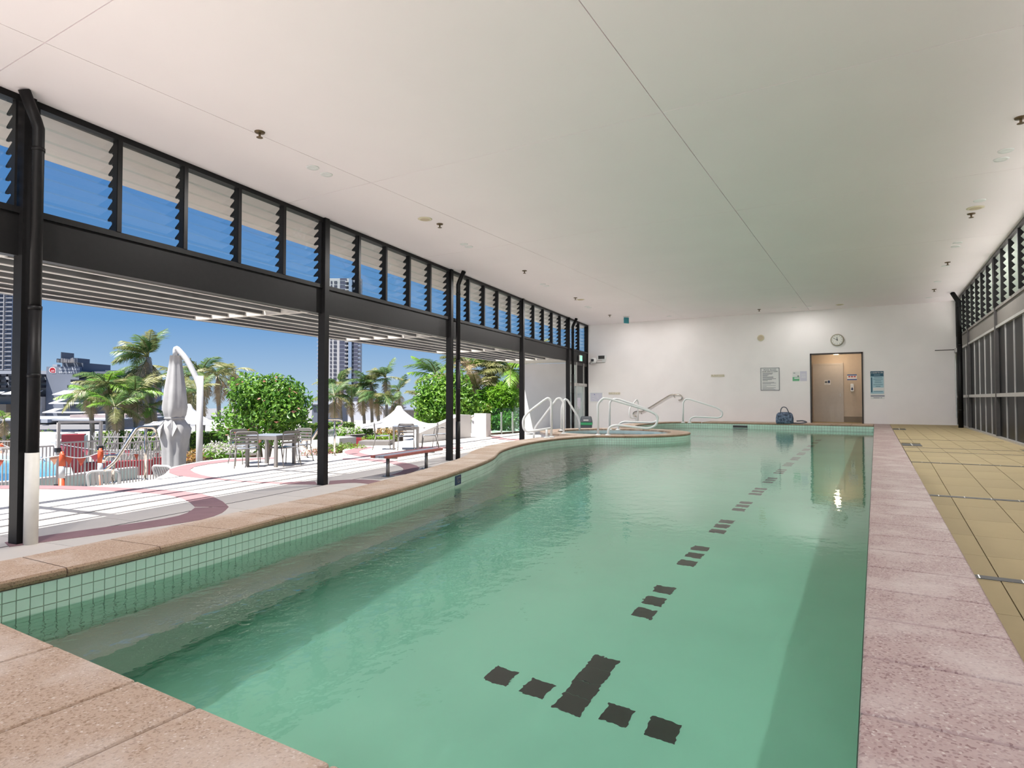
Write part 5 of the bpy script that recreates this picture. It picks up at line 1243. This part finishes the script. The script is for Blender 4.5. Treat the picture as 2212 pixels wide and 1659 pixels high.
shrub('bamboo_bush','bright lime bamboo bush behind the glass fence',1085,822,935,33.0,58,['leaf_lime','leaf_bright'],6500,0.30,6,lump=10,mi_fn=flo(0,1),aspect=0.2)
shrub('yellow_shrub','yellowish shrub on top of the sloping garden wall',968,878,915,31.0,26,['leaf_olive','leaf_lime'],900,0.2,8,lump=4,mi_fn=flo(0,1),stem=False)
shrub('green_shrub','low green shrub between the white piers and the bamboo',1030,868,905,32.0,34,['leaf_bright','leaf_olive'],1500,0.22,9,lump=5,mi_fn=flo(0,1),stem=False)
shrub('dark_shrub','dark leafy shrub seen through the glass fence',1095,893,938,31.5,40,['leaf_green','leaf_bright'],1600,0.2,10,lump=5,mi_fn=flo(0,1),stem=False)
def hedge(pa, da, pb, db, ptop, pbot, label, mats, seed, th=0.9, size=0.09, dens=420):
    rng = random.Random(seed); a_ = gpt(pa,da); b_ = gpt(pb,db); d_ = b_-a_; L = d_.length; t = thing('hedge', label, 'hedge', a_, math.atan2(d_.y,d_.x), 'clipped hedges'); zt = hz(ptop,(da+db)/2)-TZ; zb = hz(pbot,(da+db)/2)-TZ
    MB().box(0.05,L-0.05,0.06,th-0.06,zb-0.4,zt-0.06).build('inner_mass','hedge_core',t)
    mb = MB(); n = int(L*dens)
    for _ in range(n):
        f_ = rng.random()
        if f_ < 0.5: p = Vector((rng.uniform(0,L),rng.uniform(-0.02,0.06),rng.uniform(zb,zt))); o_ = Vector((0,-1,0.4))
        else: p = Vector((rng.uniform(0,L),rng.uniform(0,th),zt+rng.uniform(-0.05,0.03))); o_ = Vector((0,-0.2,1))
        o_ = (o_+Vector((rng.gauss(0,.4),rng.gauss(0,.4),rng.gauss(0,.4)))).normalized(); ax = o_.orthogonal().normalized(); ax = Matrix.Rotation(rng.uniform(0,6.28),3,o_) @ ax; sd = ax.cross(o_); s_ = size*rng.uniform(.7,1.3)
        mb.add([p-ax*s_*.5,p+sd*s_*.3,p+ax*s_*.5,p-sd*s_*.3],[(0,1,2,3)],0 if rng.random() < 0.6 else 1)
    mb.build('foliage', mats, t)
hedge(205,27,356,27,934,978,'sunlit clipped hedge behind the stick fence',['leaf_lime','leaf_olive'],21)
hedge(402,27,476,27,934,984,'sunlit clipped hedge right of the folded umbrella',['leaf_lime','leaf_bright'],22)
hedge(670,29,768,31,914,930,'dark clipped hedge behind the white flower bed',['leaf_green','leaf_olive'],23)
hedge(100,33,150,31,946,962,'short yellow hedge left of the red wall',['leaf_lime','leaf_olive'],24)
def bed(name, label, px0, px1, depth, ptop, pbot, mats, n, size, seed, cat='plants', fn=None, z=TZ, aspect=0.3, th=0.7):
    rng = random.Random(seed); a_ = gpt(px0,depth,z); b_ = gpt(px1,depth,z); d_ = b_-a_; t = thing(name, label, cat, a_, math.atan2(d_.y,d_.x)); L = d_.length; zt = hz(ptop,depth)-z; zb = hz(pbot,depth)-z; mb = MB()
    for k in range(max(3,int(L/0.5))):
        c_ = (L*(k+0.5)/max(3,int(L/0.5)),rng.uniform(0,th),(zt+zb)/2-rng.uniform(0,0.1)*(zt-zb)); leaf_cloud(mb,c_,(0.42,0.42,(zt-zb)/2),n//max(3,int(L/0.5)),size,rng,fn,0.3,up=0.8,aspect=aspect)
    mb.build('foliage', mats, t); MB().box(-0.1,L+0.1,-0.1,th+0.3,0,max(0.05,zb+0.05)).build('soil_mound','soil',t)
bed('flower_bed','white flowering bed in front of the big bush',455,520,19.5,955,992,['petal_white','leaf_bright','leaf_lime'],1500,0.12,31,'flowers',lambda d,r_: 0 if d.z > -0.1 and r_.random()<0.75 else (1 if r_.random()<0.6 else 2))
bed('golden_shrubs','golden shrubs left of the white umbrella mast',403,428,20.0,970,1000,['leaf_gold','leaf_olive'],700,0.10,32,'plants',lambda d,r_: 0 if r_.random()<0.85 else 1)
bed('flower_bed','white flowering bed beyond the stone planter wall',712,795,26.0,922,946,['petal_white','leaf_bright','leaf_lime'],1900,0.16,33,'flowers',lambda d,r_: 0 if d.z > 0.1 and r_.random()<0.6 else (1 if r_.random()<0.6 else 2))
bed('ground_cover','green and rust ground cover at the foot of the planter wall',700,772,19.5,957,990,['leaf_olive','leaf_rust','leaf_lime'],1500,0.10,34,'plants',lambda d,r_: 1 if d.z < 0 and r_.random()<0.7 else (0 if r_.random()<0.7 else 2))
bed('rust_plants','reddish low plants at the foot of the bare column',664,690,19.0,968,992,['leaf_rust','petal_pink','leaf_olive'],500,0.09,35,'plants',lambda d,r_: r_.choice((0,0,1,2)))
bed('planter_shrub','round lime shrub in the box planter',797,838,22.5,938,954,['leaf_lime','leaf_olive'],800,0.10,36,'shrub',lambda d,r_: 0 if r_.random()<0.7 else 1)
bed('golden_shrubs','golden shrubs behind the far patio chairs',815,858,27.5,925,944,['leaf_gold','leaf_olive'],700,0.12,37,'plants',lambda d,r_: 0 if r_.random()<0.8 else 1)
bed('garden_plants','mixed low plants beyond the far bar fence',-30,115,33,930,952,['leaf_green','leaf_rust','leaf_olive'],1500,0.16,38,'plants',lambda d,r_: r_.choice((0,0,1,2)))
def planter(name,label,px0,px1,d0,d1,ptop,mt,th=0.35,z=TZ):
    a_ = gpt(px0,d0,z); b_ = gpt(px1,d1,z); v_ = b_-a_; h = hz(ptop,(d0+d1)/2)-z
    return tag(MB().box(0,v_.length,0,th,0,h).build(name,mt,None,loc=a_,rz=math.atan2(v_.y,v_.x)),label,'planter')
planter('planter_wall','grey stone planter wall right of the bare column',690,757,22.0,22.0,943,'planter_grey'); planter('planter_wall','dark planter wall with a pale top edge',757,815,24.5,25.5,938,'planter_grey')
planter('garden_bench','low red bench in front of the dark planter',757,797,24.0,24.0,946,'red_render',0.3); planter('box_planter','low square grey box planter',775,840,21.0,21.0,953,'planter_grey',0.8); planter('planter_wall','pale kerb in front of the clipped hedge',400,560,25.5,25.5,978,'planter_grey')
planter('planter_wall','long pale kerb behind the stick fence',205,352,25.5,25.5,975,'planter_grey')

# palms
WIND = (-_rt*0.9-_fw*0.2).normalized()
def frond_mesh(L, seed, mats, nl=38, droop=0.8, wide=0.36):
    rng = random.Random(seed); mb = MB(); pts = []
    for i in range(9):
        f_ = i/8; pts.append(Vector((L*f_*(1-0.12*droop*f_),0,L*(0.32*f_-0.62*droop*f_*f_))))
    mb.tube(pts,[0.016*(1-f/9)+0.004 for f in range(9)],5,mi=1)
    for i in range(nl):
        f_ = 0.16+0.84*i/(nl-1); k_ = f_*8; j = min(7,int(k_)); p = pts[j].lerp(pts[j+1],k_-j); tg = (pts[j+1]-pts[j]).normalized()
        ll = L*wide*math.sin(math.pi*min(1,0.2+0.75*f_))*rng.uniform(0.85,1.1)
        for sd in (-1,1):
            dr = (tg*0.62+Vector((0,sd,0))*0.8+Vector((0,0,rng.uniform(-0.35,0.05)))).normalized(); m_ = p+dr*ll*0.55; e_ = p+dr*ll+Vector((0,0,-ll*rng.uniform(0.15,0.4))); w = tg*0.013
            mb.add([p-w*0.6,p+w*0.6,m_+w,m_-w,e_],[(0,1,2,3),(3,2,4)],0)
    return mb.mesh('frond',mats)
FR = {c: [frond_mesh(1.0,40+i,[c,'palm_olive'],38,dr) for i,dr in enumerate((0.5,0.8,1.1))] for c in ('palm_green','palm_olive','palm_dry','leaf_bright')}
def palm(label, base_px, depth, crown_px, crown_py, fl, nf, seed, cols=('palm_green','palm_green','palm_olive'), tr=0.11, wind=0.55, group='garden palms', dry=1, trunk=True, elev=(-0.25,1.0)):
    rng = random.Random(seed); b = gpt(base_px,depth); c_ = far(crown_px,crown_py,depth); top = Vector((c_.x-b.x,c_.y-b.y,hz(crown_py,depth)-TZ)); t = thing('palm', label, 'palm', b, 0, group)
    if trunk: MB().tube(spline([(0,0,0),tuple(top*0.35+Vector((0.12,0,0))),tuple(top*0.7+Vector((0.05,0,0))),tuple(top)],4),[tr*1.3]+[tr]*11+[tr*0.8],9).build('trunk','trunk_grey',t,True)
    for i in range(nf):
        a_ = 2*math.pi*i/nf*2.4+rng.uniform(-.3,.3); el = elev[0]+(elev[1]-elev[0])*rng.random(); d_ = Vector((math.cos(a_),math.sin(a_),el)); d_ = (d_+WIND*wind).normalized()
        col_ = 'palm_dry' if i < dry else cols[i%len(cols)]
        if i < dry: d_ = Vector((d_.x*0.5,d_.y*0.5,-0.9)).normalized()
        q = d_.to_track_quat('X','Z'); o = link('frond',FR[col_][rng.randrange(3)],t,top); o.rotation_mode = 'QUATERNION'; o.rotation_quaternion = q; s_ = fl*rng.uniform(0.8,1.12); o.scale = (s_,s_,s_)
    return t
palm('tall palm with wind-blown crown left of the folded umbrella',337,30,320,772,1.7,18,51,wind=0.9,dry=2,tr=0.15)
palm('shorter palm tucked under the tall wind-blown palm',316,31,318,800,1.6,9,52,wind=0.3,dry=3,tr=0.12,elev=(-0.7,0.5))
k_ = 0
for bx,dp,cx_,cy_,fl,nf,lab in ((200,29,195,850,1.5,13,'bushy palm nearest the grey building'),(232,28,232,832,1.7,14,'bushy palm second from the grey building'),(262,29.5,262,828,1.7,14,'tallest bushy palm of the left clump'),(292,28.5,292,850,1.6,13,'bushy palm at the right of the left clump'),(250,27,248,880,1.3,12,'low bushy palm in front of the left clump'),(325,29,322,880,1.3,11,'low bushy palm behind the folded umbrella')):
    palm(lab,bx,dp,cx_,cy_,fl,nf,60+k_,('leaf_bright','palm_olive','palm_green'),0.1,0.25,dry=1,elev=(-0.5,0.9)); k_ += 1
for bx,dp,cx_,cy_,fl,nf,lab in ((405,35,402,818,1.8,12,'palm just right of the umbrella arm'),(438,36,436,808,1.9,12,'palm behind the umbrella mast'),(472,38,470,812,1.9,12,'palm left of the flowering bush, farther back'),(425,33,425,850,1.6,11,'low olive palm behind the umbrella mast'),(505,42,505,800,1.6,9,'distant palm top over the flowering bush')):
    palm(lab,bx,dp,cx_,cy_,fl,nf,70+k_,('palm_olive','palm_green','palm_olive'),0.12,0.35,dry=2); k_ += 1
for bx,dp,cx_,cy_,fl,nf,lab in ((735,36,733,830,1.5,12,'palm in front of the striped tower'),(722,34,722,858,1.4,11,'low palm beside the bare column'),(800,36,802,830,1.6,12,'palm right of the striped tower'),(833,37,833,815,1.4,11,'tall thin palm against the open sky'),(815,35,815,852,1.5,12,'low palm under the thin palms'),(785,36,783,845,1.4,11,'palm between the tower and the thin palm'),(860,40,862,845,1.5,9,'rightmost thin palm with few fronds'),(760,35,758,862,1.2,10,'small low palm above the dark hedge'),(848,35,848,872,1.2,10,'small palm above the white umbrella peak')):
    palm(lab,bx,dp,cx_,cy_,fl,nf,80+k_,('palm_green','palm_green','palm_olive'),0.09,0.6,dry=1); k_ += 1
for bx,dp,cx_,cy_,fl,nf,cols,lab in ((945,33,945,815,2.0,13,('leaf_bright','palm_green','palm_olive'),'palm rising behind the light green tree'),(1015,34,1012,800,2.2,14,('palm_olive','palm_olive','palm_dry'),'olive palm right of the downpipe column'),(1060,35,1058,795,2.2,14,('palm_olive','leaf_bright','palm_olive'),'golden green palm above the bamboo bush'),(1105,34,1105,800,2.2,14,('leaf_bright','palm_olive','leaf_bright'),'bright palm beside the pergola end'),(1030,33,1030,840,1.7,12,('palm_dry','palm_olive','palm_olive'),'low dry palm above the white garden wall'),(918,31,915,860,1.3,10,('palm_olive','palm_green','palm_olive'),'drooping palm left of the light green tree'),(1130,35,1135,790,2.2,12,('leaf_bright','palm_olive','palm_olive'),'palm behind the bare far column')):
    palm(lab,bx,dp,cx_,cy_,fl,nf,90+k_,cols,0.12,0.2,dry=3,elev=(-0.3,1.1)); k_ += 1
palm('small potted palm at the far left edge',8,31,8,905,1.0,9,120,('palm_olive','leaf_bright','palm_olive'),0.07,0.2)

# ------------------------------------------------------------------ buildings
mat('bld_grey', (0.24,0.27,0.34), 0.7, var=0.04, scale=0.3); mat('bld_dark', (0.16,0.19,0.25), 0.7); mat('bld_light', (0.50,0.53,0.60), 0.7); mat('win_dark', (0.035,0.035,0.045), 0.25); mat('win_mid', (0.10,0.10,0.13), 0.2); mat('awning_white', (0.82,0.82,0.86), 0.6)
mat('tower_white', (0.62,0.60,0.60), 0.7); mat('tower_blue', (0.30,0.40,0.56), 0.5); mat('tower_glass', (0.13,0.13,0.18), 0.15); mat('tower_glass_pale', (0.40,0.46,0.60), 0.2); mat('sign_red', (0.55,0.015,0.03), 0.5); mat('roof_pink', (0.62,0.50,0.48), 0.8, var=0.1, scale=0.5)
class Bld:
    """a facade laid out parallel to the picture plane at one depth, built as solid boxes"""
    def __init__(self, name, label, px, depth, cat='building', rot=0.0):
        self.d = depth; self.k = depth/1325; self.px = px; g = far(px,862,depth); self.t = thing(name, label, cat, (g.x,g.y,HC), TH+rot, None)
    def X(self, px): return (px-self.px)*self.k
    def Z(self, py): return (862-py)*self.k
    def box(self, nm, x0, y0, x1, y1, mt, front=0.0, back=8.0, parent=None): return MB().box(self.X(x0),self.X(x1),-front,back,self.Z(y1),self.Z(y0)).build(nm, mt, parent or self.t)
A = Bld('college_building', 'dark grey college building with a red round sign', 130, 130)
A.box('tower_block',99,792,170,1000,'bld_grey',0.0,4); A.box('plant_room',125,783,171,800,'bld_dark',-1.0,10)
A.box('left_wing',-60,800,99,1000,'bld_light',-2.0,14); A.box('right_wing',170,801,268,1000,'bld_grey',-3.0,14); A.box('roof_plant',213,799,268,806,'bld_dark',-2.0,10); A.box('roof_box',246,799,255,806,'tower_white',-1.5,6)
for r,(y0,y1) in enumerate(((808.5,813.5),(820.5,825.5),(832.5,837.5))):
    for x0,x1 in ((-50,-30),(-26,-8),(0,13),(15,26),(30,50),(54,78),(81,98)): A.box('window',x0,y0,x1,y1,'win_dark',-1.95,-1.6)
for y0,y1,xs in ((808.5,814,((162,171),(175,195),(198,222),(226,262))),(820,825.5,((152,186),(190,222),(226,262))),(832,837.5,((145,186),(190,230)))):
    for x0,x1 in xs: A.box('window',x0,y0,x1,y1,'win_dark',0.05 if x0 < 170 else -2.95,0.3 if x0 < 170 else -2.6)
for x0,x1,y0,y1 in ((-60,25,843,851),(28,99,843,851),(135,190,843,852),(128,200,862,871),(115,210,882,890)):
    t_ = A.t; q = MB(); xa,xb,za,zb = A.X(x0),A.X(x1),A.Z(y0),A.Z(y1); q.add([(xa+0.5,-0.2,za),(xb-0.5,-0.2,za),(xb,-3.0,zb),(xa,-3.0,zb),(xa+0.5,-0.2,za-0.15),(xb-0.5,-0.2,za-0.15),(xb,-3.0,zb-0.15),(xa,-3.0,zb-0.15)],[(0,3,2,1),(4,5,6,7),(0,1,5,4),(1,2,6,5),(2,3,7,6),(3,0,4,7)]); q.build('awning','awning_white',t_)
A.box('dark_band',-60,852,99,857,'win_dark',-1.9,-1.5); A.box('white_panel',76,856,98,901,'tower_white',-1.85,-1.0); 
for y0 in (870,891): A.box('vent',86,y0,93,y0+5,'bld_dark',-1.8,-1.6)
A.box('brown_band',-60,873,26,898,'kick_dark',-1.9,-1.5)
for px_,h_ in ((127,8),(129.5,6),(136,22),(138,9),(143,8),(147,6),(153,5),(158,9),(161,10),(164,7),(171,9)): A.box('antenna',px_-0.5,783-h_,px_+0.5,783.5,'tower_white' if px_ not in (136,127,171) else 'bld_dark',-3.0,-2.0+1.2)
A.box('roof_duct',97,786,107,792.5,'bld_light',-2.0,3.0)
def atext(s_, px0, px1, py, size): put_text(s_, size, 'print_white', A.t, (A.X((px0+px1)/2),-0.06,A.Z(py)), width=A.X(px1)-A.X(px0))
A.box('sign_band',124.0,793,171.5,806,'bld_grey',0.02,0.5)
atext('TAFE QUEENSLAND',126.5,171.5,797.6,0.50); atext('GOLD COAST',126.5,157,804.3,0.50)
cx_,cz_ = A.X(112.5),A.Z(799.5); rr = A.k*6.6
logo = MB().add([(cx_+rr*1.12*math.cos(R(a_)),-0.05,cz_+rr*1.0*math.sin(R(a_))) for a_ in range(0,271,15)]+[(cx_+rr*1.12,-0.05,cz_-rr)],[tuple(range(20))]).build('logo_rim','print_white',A.t)
MB().add([(cx_+rr*0.95*math.cos(R(a_)),-0.07,cz_+rr*0.84*math.sin(R(a_))) for a_ in range(0,271,15)]+[(cx_+rr*0.95,-0.07,cz_-rr*0.84)],[tuple(range(20))]).build('logo_field','sign_red',A.t)
put_text('tafe',0.42,'print_white',A.t,(cx_+rr*0.15,-0.09,cz_-rr*0.25),width=rr*1.15)
# low roofs between garden and college
Bq = Bld('low_roof_building','low pale roofed building beyond the garden fence',60,70); Bq.box('roof',-120,906,230,909,'bld_light',0,14); Bq.box('parapet',-120,909,230,926,'planter_grey',-1,12); Bq.box('upper_roof',70,899,200,906,'roof_pink',-6,16)
Bq.box('white_roof',70,917,230,927,'tower_white',0.5,3)
for px_ in (77,98): Bq.box('roof_fan',px_,905.5,px_+14,913,'bld_light',0.6,2.5)
Bg = Bld('garden_parapet','pale garden parapet behind the far fence',60,36); Bg.box('wall',-150,938,150,962,'bld_light',0,0.3); Bg.box('capping',-150,934,150,938,'tower_white',0.1,0.5)
# towers
def floors(B, x0, x1, ytop, ybot, step, mt, front, nm='window', inset=0.25):
    y = ytop; 
    while y < ybot: B.box(nm,x0,y+step*inset,x1,y+step*(1-inset*0.3),mt,front,-front+0.4); y += step
L_ = Bld('apartment_tower','pale blue apartment tower at the left edge',-15,210); L_.box('core',-80,560,24.0,900,'tower_glass_pale',0,3)
y = 565
while y < 800:
    L_.box('floor_slab',-80,y,24.5,y+1.3,'tower_white',0.6,0.2); L_.box('window',12,y+3.5,22,y+7.5,'win_mid',0.15,0.2); L_.box('window',-6,y+3,5,y+8,'win_mid',0.15,0.2); L_.box('window',-40,y+3,-14,y+8,'win_mid',0.15,0.2); y += 9.7
L_.box('fin',7.5,560,8.7,800,'tower_white',0.9,0.3)
T_ = Bld('striped_tower','tall white and glass residential tower above the palms',735,300); T_.box('core',686,600,778,905,'tower_white',0,3)
for x0,x1,mt_,fr in ((733,747,'tower_glass',0.4),(764,773,'tower_glass',0.4),(753,760,'tower_blue',1.2)): T_.box('glass_strip',x0,600,x1,868 if mt_ != 'tower_blue' else 905,mt_,fr,0.3)
y = 606
while y < 870:
    for x0,x1 in ((712.5,716),(720,726.5)): T_.box('window',x0,y,x1,y+5.6,'win_mid',0.15,0.3)
    T_.box('balcony',745,y+1,753,y+3,'tower_white',1.0,0.2); T_.box('window',748.5,y+3.2,752.5,y+7.5,'win_dark',0.2,0.3); T_.box('floor_line',733,y-0.5,747,y+0.3,'bld_light',0.5,0.0); T_.box('floor_line',764,y-0.5,773,y+0.3,'bld_light',0.5,0.0); T_.box('window',760.8,y+2,762.8,y+7,'win_dark',0.2,0.3); T_.box('balcony',773.5,y+1,779,y+3,'tower_glass_pale',1.0,0.2); T_.box('balcony',684.5,y+1,690,y+3.5,'tower_glass_pale',1.0,0.2); y += 8.7
T_.box('podium',700,868,790,930,'awning_white',3.0,30)
G_ = Bld('garden_shed','dark flat-roofed shed left of the bare column',684,45); G_.box('wall',674,873,720,915,'bld_dark',0,4); G_.box('roof',672,870,722,873.5,'bld_light',0.2,4.2)
H_ = Bld('low_grey_house','low house with a grey roof behind the white umbrella',872,62); H_.box('wall',828,884,912,930,'planter_grey',0,8); q = MB(); q.add([(H_.X(846),-0.5,H_.Z(884)),(H_.X(910),-0.5,H_.Z(884)),(H_.X(910),9,H_.Z(872)),(H_.X(866),9,H_.Z(872)),(H_.X(846),-0.5,H_.Z(886)),(H_.X(910),-0.5,H_.Z(886)),(H_.X(910),9,H_.Z(874)),(H_.X(866),9,H_.Z(874))],[(0,1,2,3),(7,6,5,4),(0,4,5,1),(1,5,6,2),(2,6,7,3),(3,7,4,0)]); q.build('roof','bld_grey',H_.t); H_.box('dome_roof',848,842,900,872,'tower_white',-14,30); H_.box('beam',826,880,870,884,'bld_grey',0.6,3)
W_ = Bld('white_hall','plain white hall wall below the tower',770,110); W_.box('wall',690,880,850,930,'awning_white',0,6)

tag(MB().box(-40,30,-45,0.2,-0.2,0.0).build('floor_bounce','deck_cream',None,loc=(0,0,-0.95)),'unseen pale floor added behind the camera to bounce sunlight in','floor',kind='structure')  # added unseen reflector, sends sunlight up to the hall ceiling
